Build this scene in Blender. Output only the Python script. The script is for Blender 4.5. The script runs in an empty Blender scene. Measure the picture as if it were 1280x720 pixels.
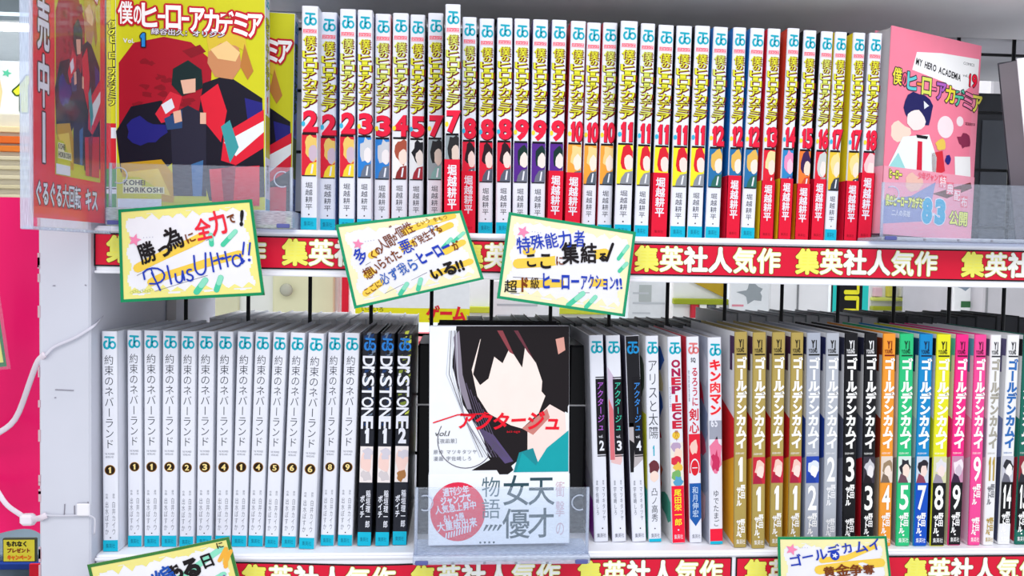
import bpy, math, random
from mathutils import Vector, Matrix
random.seed(7)
SC = bpy.context.scene
COL = SC.collection

# ------------------------------------------------------------------ camera
F = 1000.0
CAM = Vector((0.0, -0.65996, -0.01973))
YAW, PITCH, ROLL = 0.06928, 0.03689, 0.01804
fw = Vector((math.sin(YAW) * math.cos(PITCH), math.cos(YAW) * math.cos(PITCH), -math.sin(PITCH)))
r0 = Vector((math.cos(YAW), -math.sin(YAW), 0)); u0 = r0.cross(fw)
RT = math.cos(ROLL) * r0 + math.sin(ROLL) * u0
UP = -math.sin(ROLL) * r0 + math.cos(ROLL) * u0
cd = bpy.data.cameras.new('camera'); cam = bpy.data.objects.new('camera', cd); COL.objects.link(cam)
cd.sensor_width = 36; cd.lens = F * 36 / 1280; cd.clip_start = 0.02; cd.clip_end = 60
cam.matrix_world = Matrix(((RT.x, UP.x, -fw.x, CAM.x), (RT.y, UP.y, -fw.y, CAM.y), (RT.z, UP.z, -fw.z, CAM.z), (0, 0, 0, 1)))
SC.camera = cam

# ------------------------------------------------------------------ light
W = bpy.data.worlds.new('world'); SC.world = W; W.use_nodes = True
W.node_tree.nodes['Background'].inputs[0].default_value = (0.93, 0.96, 1.0, 1)
W.node_tree.nodes['Background'].inputs[1].default_value = 0.97
def area(name, loc, tgt, sx, sy, power, col=(1, 1, 1)):
    l = bpy.data.lights.new(name, 'AREA'); l.shape = 'RECTANGLE'; l.size = sx; l.size_y = sy; l.energy = power; l.color = col
    o = bpy.data.objects.new(name, l); COL.objects.link(o); o.location = loc
    o.rotation_euler = (Vector(tgt) - Vector(loc)).to_track_quat('-Z', 'Y').to_euler()
area('ceiling_light_front', (0.1, -1.15, 1.2), (0, 0, -0.1), 2.8, 0.8, 23, (1, 0.98, 0.97))
area('ceiling_light_back', (0.2, 1.6, 1.18), (0.2, 1.2, -1), 3.0, 1.4, 75, (0.98, 0.99, 1))
area('ceiling_light_far', (-1.0, 3.4, 1.18), (-1.0, 3.4, -1), 3.0, 1.6, 105, (0.94, 0.98, 1))
SC.view_settings.view_transform = 'Standard'; SC.view_settings.look = 'None'
SC.view_settings.exposure = 0.0; SC.view_settings.gamma = 1.0; SC.view_settings.use_curve_mapping = False

# ------------------------------------------------------------------ helpers
def ray(px, py): return ((px - 640) / F) * RT - ((py - 360) / F) * UP + fw
def at(px, py, y):            # point seen at pixel (px,py) on the plane y
    d = ray(px, py); t = (y - CAM.y) / d.y; return CAM + d * t
def atz(px, py, z):           # ... on the horizontal plane z
    d = ray(px, py); t = (z - CAM.z) / d.z; return CAM + d * t

def lin(h):
    h = h.lstrip('#'); c = [int(h[i:i + 2], 16) / 255 for i in (0, 2, 4)]
    return tuple((x / 12.92 if x <= 0.04045 else ((x + 0.055) / 1.055) ** 2.4) for x in c) + (1,)
MC = {}
def M(h, rough=0.42, kind='print', emit=0, spec=0.18):
    key = (h, rough, kind, emit)
    if key in MC: return MC[key]
    m = bpy.data.materials.new(kind + '_' + h.strip('#')); m.use_nodes = True
    nt = m.node_tree; b = nt.nodes['Principled BSDF']
    b.inputs['Base Color'].default_value = lin(h); b.inputs['Roughness'].default_value = rough
    b.inputs['Specular IOR Level'].default_value = spec
    if emit:
        b.inputs['Emission Color'].default_value = lin(h); b.inputs['Emission Strength'].default_value = emit
    if kind in ('print', 'paper', 'painted', 'plastic', 'pages'):
        tc = nt.nodes.new('ShaderNodeTexCoord'); mx = nt.nodes.new('ShaderNodeMix'); mx.data_type = 'RGBA'
        rmp = nt.nodes.new('ShaderNodeValToRGB')
        if kind == 'pages':
            mp = nt.nodes.new('ShaderNodeMapping'); mp.inputs['Scale'].default_value = (2600, 6, 6)
            nt.links.new(tc.outputs['Object'], mp.inputs[0]); src = mp.outputs[0]
        else: src = tc.outputs['Object']
        n = nt.nodes.new('ShaderNodeTexNoise'); n.inputs['Scale'].default_value = {'print': 60, 'paper': 90, 'painted': 14, 'plastic': 9, 'pages': 1}[kind]
        n.inputs['Detail'].default_value = 3
        nt.links.new(src, n.inputs['Vector']); nt.links.new(n.outputs['Fac'], rmp.inputs[0])
        rmp.color_ramp.elements[0].position = .35; rmp.color_ramp.elements[1].position = .65
        amt = {'print': .03, 'paper': .03, 'painted': .05, 'plastic': .08, 'pages': .42}[kind]
        mx.inputs[6].default_value = tuple(x * (1 - amt) for x in lin(h)[:3]) + (1,)
        mx.inputs[7].default_value = lin(h)
        nt.links.new(rmp.outputs[0], mx.inputs[0]); nt.links.new(mx.outputs[2], b.inputs['Base Color'])
    MC[key] = m; return m
def glass(name='clear_acrylic', tint=(0.93, 0.96, 1, 1), haze=0.10):
    m = bpy.data.materials.new(name); m.use_nodes = True; nt = m.node_tree
    for n in list(nt.nodes):
        if n.type != 'OUTPUT_MATERIAL': nt.nodes.remove(n)
    out = [n for n in nt.nodes if n.type == 'OUTPUT_MATERIAL'][0]
    t = nt.nodes.new('ShaderNodeBsdfTransparent'); t.inputs[0].default_value = tint
    g = nt.nodes.new('ShaderNodeBsdfGlossy'); g.inputs['Roughness'].default_value = 0.06
    d = nt.nodes.new('ShaderNodeBsdfDiffuse'); d.inputs[0].default_value = (0.75, 0.82, 0.95, 1)
    lw = nt.nodes.new('ShaderNodeLayerWeight'); lw.inputs[0].default_value = .5
    pw = nt.nodes.new('ShaderNodeMath'); pw.operation = 'POWER'; pw.inputs[1].default_value = 4
    fr = nt.nodes.new('ShaderNodeMath'); fr.operation = 'MULTIPLY_ADD'; fr.inputs[1].default_value = .4; fr.inputs[2].default_value = .025
    nt.links.new(lw.outputs['Facing'], pw.inputs[0]); nt.links.new(pw.outputs[0], fr.inputs[0])
    no = nt.nodes.new('ShaderNodeTexNoise'); no.inputs['Scale'].default_value = 30
    mm = nt.nodes.new('ShaderNodeMath'); mm.operation = 'MULTIPLY'; mm.inputs[1].default_value = haze * 2
    m1 = nt.nodes.new('ShaderNodeMixShader'); m2 = nt.nodes.new('ShaderNodeMixShader')
    nt.links.new(no.outputs['Fac'], mm.inputs[0]); nt.links.new(mm.outputs[0], m1.inputs[0])
    nt.links.new(t.outputs[0], m1.inputs[1]); nt.links.new(d.outputs[0], m1.inputs[2])
    nt.links.new(fr.outputs[0], m2.inputs[0]); nt.links.new(m1.outputs[0], m2.inputs[1]); nt.links.new(g.outputs[0], m2.inputs[2])
    nt.links.new(m2.outputs[0], out.inputs[0]); return m
ACRYL = glass(haze=.10)
ACRYL_EDGE = glass('acrylic_edge', (0.8, 0.84, 0.93, 1), 0.42)
THINFILM = glass('clear_film', (0.97, 0.98, 1, 1), 0.04)

_G = {}
def glyph(ch, off=0.0):
    k = (ch, off)
    if k in _G: return _G[k]
    c = bpy.data.curves.new('g', 'FONT'); c.body = ch; c.size = 1; c.offset = off; c.resolution_u = 3; c.dimensions = '2D'; c.fill_mode = 'BOTH'
    o = bpy.data.objects.new('g', c); me = bpy.data.meshes.new_from_object(o)
    vs = [(v.co.x, v.co.y) for v in me.vertices]; fs = [tuple(p.vertices) for p in me.polygons]
    bpy.data.objects.remove(o); bpy.data.curves.remove(c); bpy.data.meshes.remove(me)
    bb = (min(x for x, _ in vs), max(x for x, _ in vs), min(y for _, y in vs), max(y for _, y in vs)) if vs else (0, .3, 0, .7)
    _G[k] = (vs, fs, bb); return _G[k]

class MB:
    def __init__(s): s.v = []; s.f = []; s.fm = []; s.mats = []; s.idx = {}
    def mi(s, m):
        if m.name not in s.idx: s.idx[m.name] = len(s.mats); s.mats.append(m)
        return s.idx[m.name]
    def add(s, vs, fs, m):
        b = len(s.v); k = s.mi(m); s.v += [tuple(v) for v in vs]
        for f in fs: s.f.append(tuple(b + i for i in f)); s.fm.append(k)
    def box(s, x0, x1, y0, y1, z0, z1, m, T=None):
        vs = [Vector((x, y, z)) for z in (z0, z1) for y in (y0, y1) for x in (x0, x1)]
        if T is not None: vs = [T @ v for v in vs]
        s.add(vs, [(0, 2, 3, 1), (4, 5, 7, 6), (0, 1, 5, 4), (2, 6, 7, 3), (0, 4, 6, 2), (1, 3, 7, 5)], m)
    def cbox(s, x0, x1, y0, y1, z0, z1, m, c=0.001):   # box with chamfered edges
        c = min(c, (x1 - x0) * .45, (y1 - y0) * .45, (z1 - z0) * .45)
        def ring(z, a, b):
            return [(x0 + a + b, y0 + a, z), (x1 - a - b, y0 + a, z), (x1 - a, y0 + a + b, z), (x1 - a, y1 - a - b, z), (x1 - a - b, y1 - a, z), (x0 + a + b, y1 - a, z), (x0 + a, y1 - a - b, z), (x0 + a, y0 + a + b, z)]
        vs = ring(z0, c * .6, c) + ring(z0 + c, 0, c) + ring(z1 - c, 0, c) + ring(z1, c * .6, c)
        fs = [tuple(reversed(range(8))), tuple(range(24, 32))]
        for k in range(3):
            for i in range(8): j = (i + 1) % 8; fs.append((k * 8 + i, k * 8 + j, k * 8 + 8 + j, k * 8 + 8 + i))
        s.add(vs, fs, m)
    def prism(s, poly, z0, z1, m):
        n = len(poly); vs = [(x, y, z0) for x, y in poly] + [(x, y, z1) for x, y in poly]
        s.add(vs, [tuple(reversed(range(n))), tuple(range(n, 2 * n))] + [(i, (i + 1) % n, n + (i + 1) % n, n + i) for i in range(n)], m)
    def tube(s, pts, r, m, n=8, flat=1.0):
        pts = [Vector(p) for p in pts]; vs = []; fs = []
        for i, p in enumerate(pts):
            t = (pts[min(i + 1, len(pts) - 1)] - pts[max(i - 1, 0)]).normalized()
            a = t.cross(Vector((0, 1, 0)));
            if a.length < .1: a = t.cross(Vector((1, 0, 0)))
            a.normalize(); b = t.cross(a)
            rr = r[i] if isinstance(r, (list, tuple)) else r
            vs += [p + a * math.cos(q) * rr + b * math.sin(q) * rr * flat for q in [2 * math.pi * k / n for k in range(n)]]
        for i in range(len(pts) - 1):
            for k in range(n): l = (k + 1) % n; fs.append((i * n + k, i * n + l, i * n + n + l, i * n + n + k))
        fs += [tuple(reversed(range(n))), tuple(range((len(pts) - 1) * n, len(pts) * n))]
        s.add(vs, fs, m)
    def build(s, name, parent=None, smooth=False):
        me = bpy.data.meshes.new(name); me.from_pydata(s.v, [], s.f)
        for m in s.mats: me.materials.append(m)
        me.polygons.foreach_set('material_index', s.fm)
        if smooth: me.polygons.foreach_set('use_smooth', [True] * len(s.f))
        me.update(); o = bpy.data.objects.new(name, me); COL.objects.link(o)
        if parent: o.parent = parent
        return o

class Sheet:      # printed matter on a surface of mesh builder mb: fn(u, v) -> point, nrm -> outward normal
    def __init__(s, mb, fn, nrm, e=0.00006, k=1.0): s.k = k; s.mb = mb; s.fn = fn; s.n = Vector(nrm); s.e = e
    def P(s, u, v, L): return Vector(s.fn(u, v)) + s.n * (s.e * L)
    def poly(s, pts, m, L=1): s.mb.add([s.P(u, v, L) for u, v in pts], [tuple(range(len(pts)))], m)
    def rect(s, u0, u1, v0, v1, m, L=1, n=1):
        for i in range(n):
            a = u0 + (u1 - u0) * i / n; b = u0 + (u1 - u0) * (i + 1) / n
            s.poly([(a, v0), (b, v0), (b, v1), (a, v1)], m, L)
    def disc(s, u, v, r, m, L=1, ry=None, n=24, rot=0):
        ry = ry or r; cr, sr = math.cos(rot), math.sin(rot)
        s.poly([(u + r * math.cos(t) * cr - ry * math.sin(t) * sr, v + (r * math.cos(t) * sr + ry * math.sin(t) * cr)) for t in [2 * math.pi * k / n for k in range(n)]], m, L)
    def ring(s, u, v, r, w, m, L=1, a0=0, a1=360, n=20, sx=1):
        for i in range(n):
            t0 = math.radians(a0 + (a1 - a0) * i / n); t1 = math.radians(a0 + (a1 - a0) * (i + 1) / n)
            s.poly([(u + sx * (r - w / 2) * math.cos(t0), v + (r - w / 2) * math.sin(t0)), (u + sx * (r + w / 2) * math.cos(t0), v + (r + w / 2) * math.sin(t0)),
                    (u + sx * (r + w / 2) * math.cos(t1), v + (r + w / 2) * math.sin(t1)), (u + sx * (r - w / 2) * math.cos(t1), v + (r - w / 2) * math.sin(t1))], m, L)
    def stroke(s, pts, w, m, L=1, cap=True):
        for (a, b), (c, d) in zip(pts, pts[1:]):
            dy = (d - b) / s.k; l = math.hypot(c - a, dy) or 1e-9; nx, ny = -dy / l * w / 2, (c - a) / l * w / 2 * s.k
            s.poly([(a + nx, b + ny), (a - nx, b - ny), (c - nx, d - ny), (c + nx, d + ny)], m, L)
        if cap:
            for k, (a, b) in enumerate(pts): s.disc(a, b, w / 2, m, L + .3 + .05 * (k % 2), w / 2 * s.k, n=8)
    def star(s, u, v, r, m, L=1, rot=0.3):
        s.poly([(u + (r if k % 2 == 0 else r * .45) * math.sin(rot + math.pi * k / 5), v + (r if k % 2 == 0 else r * .45) * math.cos(rot + math.pi * k / 5)) for k in range(10)], m, L)
    def glyph(s, ch, u, v, w, h, m, L=1, off=0.0, rot=0, bbox=False, shear=0, raw=False):
        # em box of the character stretched to w x h with lower left (u, v); bbox=True fits the ink itself
        vs, fs, bb = glyph(ch, off)
        if not fs: return
        if bbox: b = glyph(ch, 0)[2]; x0, x1, y0, y1 = b
        elif ord(ch) < 256: x0, x1, y0, y1 = bb[0] - .04, bb[1] + .04, -.12, .88
        else: x0, x1, y0, y1 = 0, 1, -.12, .88
        if bbox and ch == 'I': s.rect(u + w * .34, u + w * .66, v, v + h, m, L); return
        if bbox and ch in 'il!': u += w * .25; w *= .5
        if ch == '1' and bbox:
            o = off * 1.2; one = [(.36 - o, -o * .7), (.74 + o, -o * .7), (.74 + o, 1 + o * .7), (.50 - o, 1 + o * .7), (.18 - o, .80 + o * .5), (.18 - o, .66 - o * .5), (.36 - o, .74 - o)]
            s.poly([(u + w * a, v + h * b) for a, b in one], m, L); return
        if off >= .01 and ord(ch) >= 0x4E00 and not raw:      # bold kanji: the union of shifted copies keeps its counters clean
            q = min(off, .05) * .55
            for i in range(6): t = math.pi * i / 3; s.glyph(ch, u + q * w * math.cos(t), v + q * h * math.sin(t), w, h, m, L + i * .03, 0.0, rot, bbox, shear)
            return
        cr, sr = math.cos(rot), math.sin(rot); out = []
        for x, y in vs:
            a = ((x - x0) / (x1 - x0) - .5) * w; b = ((y - y0) / (y1 - y0) - .5) * h
            a += shear * b
            b /= s.k; out.append(s.P(u + w / 2 + a * cr - b * sr, v + h / 2 + (a * sr + b * cr) * s.k, L))
        s.mb.add(out, fs, m)
    def outl(s, ch, u, v, w, h, m, r, L=1, off=0.0, n=8, **k):
        for i in range(n): t = 2 * math.pi * i / n; s.glyph(ch, u + r * math.cos(t), v + r * math.sin(t), w, h, m, L + i * .04, off, **k)
    def vtext(s, st, uc, vtop, w, ch_h, m, L=1, off=0.0, gap=0.0, outline=None, shadow=None, bbox=False, shear=0):
        v = vtop
        for i, ch in enumerate(st):
            if ch == ' ': v -= ch_h * .5; continue
            v -= ch_h; rot = 0; ww, hh = w, ch_h
            a, b = uc - w / 2, v
            if ch in 'ー…': rot = -math.pi / 2; ww, hh = ch_h, w; a, b = uc - ww / 2, v + ch_h / 2 - hh / 2
            if outline:
                for om, orr in outline: s.outl(ch, a, b, ww, hh, om, orr, L - .5, off, rot=rot, bbox=bbox and rot == 0)
            if shadow:
                sm, dx, dy = shadow; s.glyph(ch, a + dx, b + dy, ww, hh, sm, L - .8, off, rot=rot, bbox=bbox and rot == 0)
            s.glyph(ch, a, b, ww, hh, m(i) if callable(m) else m, L, off, rot=rot, bbox=bbox and rot == 0, shear=shear)
            v -= gap
    def htext(s, st, u, v, w, h, m, L=1, off=0.0, gap=0.0, ang=0, jit=0, outline=None, shear=0, wl=None):
        # horizontal line starting at (u, v); w: width of a full-width char; wl: latin width factor; ang: slope
        ca, sa = math.cos(ang), math.sin(ang); x = 0; R = random.Random(len(st) * 7 + int(abs(u) * 1e5) % 97)
        for i, ch in enumerate(st):
            if ch == ' ': x += w * .5; continue
            cw = w
            if ord(ch) < 256: bb = glyph(ch)[2]; cw = w * (bb[1] - bb[0] + .1) * (wl or 1)
            j = R.uniform(-1, 1) * jit; sc = 1 + R.uniform(-1, 1) * jit * .6
            cx = x + cw / 2; cy = (h / 2 + j * h * .25) / s.k
            a = u + cx * ca - cy * sa - cw * sc / 2; b = v + (cx * sa + cy * ca) * s.k - h * sc / 2
            mm = m(i) if callable(m) else m
            if outline:
                for om, orr in outline: s.outl(ch, a, b, cw * sc, h * sc, om, orr, L - .5, off, rot=ang + j * .35)
            s.glyph(ch, a, b, cw * sc, h * sc, mm, L, off, rot=ang + j * .35, shear=shear)
            x += cw + gap
        return x
    def blob(s, uc, vc, ru, rv, m, L=1, seed=0, rough=.2, n=14, clip=None):
        R = random.Random(seed); pts = []
        for k in range(n):
            t = 2 * math.pi * k / n; q = 1 + R.uniform(-rough, rough)
            a, b = uc + ru * q * math.cos(t), vc + rv * q * math.sin(t)
            if clip: a = min(max(a, clip[0]), clip[1]); b = min(max(b, clip[2]), clip[3])
            pts.append((a, b))
        s.poly(pts, m, L)

def thing(name, label, cat, loc=(0, 0, 0), rot=(0, 0, 0), group=None):
    o = bpy.data.objects.new(name, None); COL.objects.link(o); o.location = loc; o.rotation_euler = rot; o.empty_display_size = .02
    o['label'] = label; o['category'] = cat
    if group: o['group'] = group
    return o
def tag(o, label, cat, group=None):
    o['label'] = label; o['category'] = cat
    if group: o['group'] = group
    return o
def struct(o): o['kind'] = 'structure'; return o

WHITE = M('#E4E6F1'); INK = M('#15131A'); RED = M('#EE1B3C'); YEL = M('#F0EE2C'); CYAN = M('#10B4D2'); TEAL = M('#14A9C0')
PAGES = M('#C9C4C4', .9, 'pages'); NAVY = M('#1A1E6B'); SKIN = M('#F3D3C6'); GREYT = M('#777A88')

# ------------------------------------------------------------------ setting (the shop)
FLOOR, CEIL = -1.30, 1.25
b = MB(); b.box(-4, 4.5, -1.3, 5.2, FLOOR - .05, FLOOR, M('#B9B7B4', .35, 'painted')); struct(b.build('floor'))
b = MB(); b.box(-4, 4.5, -.6, 5.2, CEIL, CEIL + .05, M('#D5DADD', .8, 'painted')); struct(b.build('ceiling'))
b = MB(); b.box(-4, 4.5, 5.0, 5.1, FLOOR, CEIL, M('#E6F0F8', .8, 'painted')); struct(b.build('wall_back'))
for i, z in enumerate((1.16, 1.205)):
    b = MB(); p = at(-300, 10, 4.2)
    b.box(-3.9, 4.4, 3.6 + i * .16, 3.68 + i * .16, z, CEIL, M('#8D979E', .6, 'painted')); struct(b.build('trim_%d' % (i + 1)))
def tube_light(cx, y, label, L=1.2):
    t = thing('fluorescent_light', label, 'lamp', (cx, y, CEIL - .075), (0, 0, 0), 'fluorescent tubes on the shop ceiling')
    b = MB(); b.cbox(-L / 2 - .03, L / 2 + .03, -.05, .05, .035, .075, M('#E6E8EA', .5, 'painted'), .006); b.build('housing', t)
    b = MB(); b.tube([(-L / 2, 0, .015), (L / 2, 0, .015)], .016, M('#FFFFFF', .5, 'lamp', 7.0), 12); b.build('tube', t, True)
    for s in (-1, 1): b = MB(); b.cbox(s * L / 2 - .015, s * L / 2 + .015, -.018, .018, -.005, .04, M('#CFD2D4', .5, 'painted'), .003); b.build('end_cap', t)
pl = at(10, 45, 4.0)
tube_light(-2.45, 3.95, 'bright fluorescent ceiling tube seen at the upper left of the photo', 1.5)

# ------------------------------------------------------------------ shelving unit
H2 = 0.26003                  # lower shelf surface sits this far below the upper one
LIP = -0.015; GRID = 0.134; ZU = at(470, 20, GRID).z
PW = M('#E2E3EE', .38, 'painted'); PGR = M('#D6D6DC', .5, 'painted')
xl = at(118, 350, LIP).x; xo = at(50, 480, -0.02).x; XR = at(1280, 360, GRID).x + .16
unit = thing('shelving_unit', 'white steel shop shelf with black wire grid back, holding the comics', 'shelf', (0, 0, FLOOR))
def up(z): return z - FLOOR
b = MB(); b.cbox(xo, xl, -.022, .30, 0, up(.62), M('#CDCFDC', .45, 'painted'), .0015)
b.build('side_panel', unit)
Rr = random.Random(3)
for k in range(46):          # chipped paint along the outer front edge
    z = up(-.45 + .8 * Rr.random()); h = Rr.uniform(.002, .012)
    b = MB(); b.box(xo - .0004, xo + Rr.uniform(.0006, .0016), -.0223, -.0216, z, z + h, M('#C9A9B4', .8, 'paper')); b.build('paint_chip', unit)
for (px, py, ln) in ((68, 487, 22), (66, 357, 3), (106, 357, 3), (68, 497, 4), (92, 632, 2)):
    pass
for (x0, y0, x1, y1) in ((69, 487, 92, 488), (66, 357, 69, 357), (106, 356, 108, 357), (68, 497, 70, 497), (93, 632, 93, 645), (81, 630, 80, 645), (110, 627, 111, 640)):
    p, q = at(x0, y0, -.0224), at(x1, y1, -.0224); SCR = MB(); SCR.tube([(p.x, p.y, p.z - FLOOR), (q.x, q.y, q.z - FLOOR)], .00035, M('#8F8C98', .7, 'paper'), 4); SCR.build('scratch', unit)
PD = M('#F3F4FC', .4, 'painted')
def deck(zs, th=.037, name='shelf_board', mat=PD):
    b = MB(); b.cbox(xl + .0003, XR, LIP, GRID - .003, up(zs - th), up(zs), mat, .0015)
    # rolled front lip with price rail grooves
    b.cbox(xl + .0003, XR, LIP - .0018, LIP, up(zs - th), up(zs - th + .0022), mat, .0006)
    b.cbox(xl + .0003, XR, LIP - .0018, LIP, up(zs - .0042), up(zs - .0018), mat, .0006)
    return b.build(name, unit)
deck(0); deck(-H2); deck(ZU + .037, mat=M('#F4F4F6', .5, 'painted'))
deck(-2 * H2 - .05)
# the shelf boards of the far side of the same unit
for zs in (-.012, -H2, ZU + .025):
    b = MB(); b.cbox(xl, XR, GRID + .004, .31, up(zs - .025), up(zs), PW if zs < .1 else PGR, .0015); b.build('rear_shelf_board', unit)
# wire grid
gr = bpy.data.objects.new('wire_grid', None); COL.objects.link(gr); gr.parent = unit; gr.location = (0, GRID, 0)
WIRE = M('#17171B', .35, 'metal'); GS = .05923; G0 = -.26129
mv = MB(); mv.tube([(0, 0, -.98), (0, 0, .98)], .0019, WIRE, 8)
wv = mv.build('grid_wire', gr, True); first = True
mats_v = wv.data
for k in range(-3, 17):
    x = G0 + GS * k
    if x < xl + .004 or x > XR: continue
    if first: o = wv; first = False
    else: o = wv.copy(); COL.objects.link(o); o.parent = gr
    o.location = (x, 0, up(0) - .25)
mh = MB(); mh.tube([(xl, 0, 0), (XR, 0, 0)], .0016, WIRE, 8); wh = mh.build('grid_wire', gr, True); first = True
zg = at(1255, 68, GRID).z
for k in range(-9, 6):
    z = zg - GS * (k - 0) if False else zg + GS * k
    if first: o = wh; first = False
    else: o = wh.copy(); COL.objects.link(o); o.parent = gr
    o.location = (0, .0034, up(z))
# upright post at the left end of the grid
p = at(207, 390, GRID); b = MB(); b.cbox(xl, p.x, GRID + .004, GRID + .03, 0, up(.6), M('#A9A7AC', .5, 'painted')); b.build('upright_post', unit)

# ------------------------------------------------------------------ shelf label strips
def strip(px0, px1, zs, starts, label, sag=None):
    x0, x1 = at(px0, 360 if zs > -.1 else 705, LIP - .001).x, at(px1, 360 if zs > -.1 else 705, LIP - .001).x
    top, bot = zs - .0055, zs - .0315
    sg = (lambda x: 0) if not sag else sag
    b = MB(); y = LIP - .0008
    fn = lambda u, v: (u, y, v - sg(u))
    S = Sheet(b, fn, (0, -1, 0))
    n = 24
    for i in range(n):
        a = x0 + (x1 - x0) * i / n; c = x0 + (x1 - x0) * (i + 1) / n
        vs = [(a, y, bot - sg(a)), (c, y, bot - sg(c)), (c, y, top - sg(c)), (a, y, top - sg(a)), (a, y + .0005, bot - sg(a)), (c, y + .0005, bot - sg(c)), (c, y + .0005, top - sg(c)), (a, y + .0005, top - sg(a))]
        b.add(vs, [(0, 1, 2, 3), (7, 6, 5, 4), (3, 2, 6, 7), (0, 4, 5, 1), (0, 3, 7, 4), (1, 5, 6, 2)], INK)
    S.rect(x0 + .0012, x1 - .0012, bot + .0012, top - .0012, M('#DA1838', .3), 1, 24)
    st = '集英社人気作'
    for xs, pitch in starts:
        for i, ch in enumerate(st):
            u = xs + pitch * i
            if u < x0 + .001 or u + .02 > x1: continue
            w = pitch * .98; h = .0215; v = bot + .0028
            S.outl(ch, u, v, w, h, M('#6A2418'), .0015, 2, 0)
            S.outl(ch, u, v, w, h, M('#F4EE60' if i == 0 else '#F2EDA0' if i in (1, 4, 5) else '#F6F4E0'), .0010, 4, 0)
            S.glyph(ch, u, v, w, h, M('#F0EC6C') if i == 0 else M('#FAFAF6'), 6, .03)
            if i == 0:   # white lower half as on the printed gradient
                pass
    return tag(b.build('label_strip'), label, 'shelf label')
def sx(px, py=328): return at(px, py, LIP).x
top_starts = [(sx(q), .0204) for q in (134, 353, 573, 793, 994, 1201)]
strip(117.5, 1395, 0, top_starts, 'long red paper strip along the edge of the upper shelf')
bs = lambda p: at(p, 715, LIP).x
strip(180, 915, -H2, [(bs(q), .0204) for q in (303, 514, 722)], 'red paper strip on lower shelf edge, left of the gap near the gold comics',
      lambda x: .0035 * math.exp(-((x - bs(470)) / .08) ** 2))
strip(920, 1395, -H2, [(bs(930), .0204), (bs(1130), .0204)], 'red paper strip on lower shelf edge, right of the gap near the gold comics')

# ------------------------------------------------------------------ books
def logo(S, u, v, w, h, m, L=2):            # the publisher's J-C monogram
    t = .16 * h
    X = lambda a: u + (a - .5) * w
    Y = lambda c: v + c * h
    S.stroke([(X(.16), Y(.93)), (X(.90), Y(.90))], t, m, L)
    S.stroke([(X(.54), Y(.9)), (X(.52), Y(.35)), (X(.46), Y(.14)), (X(.30), Y(.08)), (X(.13), Y(.16)), (X(.06), Y(.36)), (X(.12), Y(.56)), (X(.26), Y(.62))], t, m, L)
    S.ring(X(.80), Y(.34), .24 * h, t * .95, m, L, sx=min(1.25, w / h))
def pages_box(b, w, h, d):
    b.box(-w / 2 + .0006, w / 2 - .0006, .0012, d - .002, .001, h - .0022, PAGES)
def spine_prism(b, w, h, m, t=.0014):
    r = min(.0016, w * .2)
    b.prism([(-w / 2, t), (-w / 2, r), (-w / 2 + r * .3, r * .3), (-w / 2 + r, 0), (w / 2 - r, 0), (w / 2 - r * .3, r * .3), (w / 2, r), (w / 2, t)], 0, h, m)

def spine_book(label, xt, yt, xb, wpx, h, d, z0, draw, base, fcol, group, band=None, ybot=None, cat='book', art=None, name='comic_book'):
    """xt/xb: pixel of the spine centre at top and bottom; yt: pixel height of its top (or ybot of its foot)"""
    P = atz(xt, yt, z0 + h) if ybot is None else atz(xb, ybot, z0)
    y = max(-.06, min(.03, P.y))
    pt = at(xt, yt, y); pb = at(xb, ybot or 297, y)
    w = wpx / F * (Vector((pt.x, y, (pt.z + z0) / 2)) - CAM).dot(fw)
    lean = math.atan2(pt.x - pb.x, h)
    d = min(d, .1295 - y)
    ro = thing(name, label, cat, (pb.x, y, z0 + .0004 + abs(math.sin(lean)) * w / 2), (0, lean, 0), group)
    b = MB(); spine_prism(b, w, h, base)
    S = Sheet(b, lambda u, v: (u, 0, v), (0, -1, 0))
    draw(S, w, h); b.build('spine', ro)
    b = MB(); b.box(-w / 2, -w / 2 + .0006, .0014, d, 0, h, fcol)
    if art:
        A = Sheet(b, lambda u, v: (-w / 2, u, v), (-1, 0, 0)); art(A, d, h)
    b.build('front_cover', ro)
    b = MB(); b.box(w / 2 - .0006, w / 2, .0014, d, 0, h, base); b.build('back_cover', ro)
    b = MB(); pages_box(b, w, h, d); b.build('pages', ro)
    if band:
        hb, bc, fn, side = band
        b = MB(); q = .0005
        b.box(-w / 2 - q, w / 2 + q, -q, 0, .0003 if hb < .07 else .002, hb, bc)
        b.box(-w / 2 - q, -w / 2, -q, d, .0003, hb, side); b.box(w / 2, w / 2 + q, -q, d, .0003, hb, bc)
        S = Sheet(b, lambda u, v: (u, -q, v), (0, -1, 0)); fn(S, w, hb); b.build('paper_band', ro)
    return ro

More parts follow.
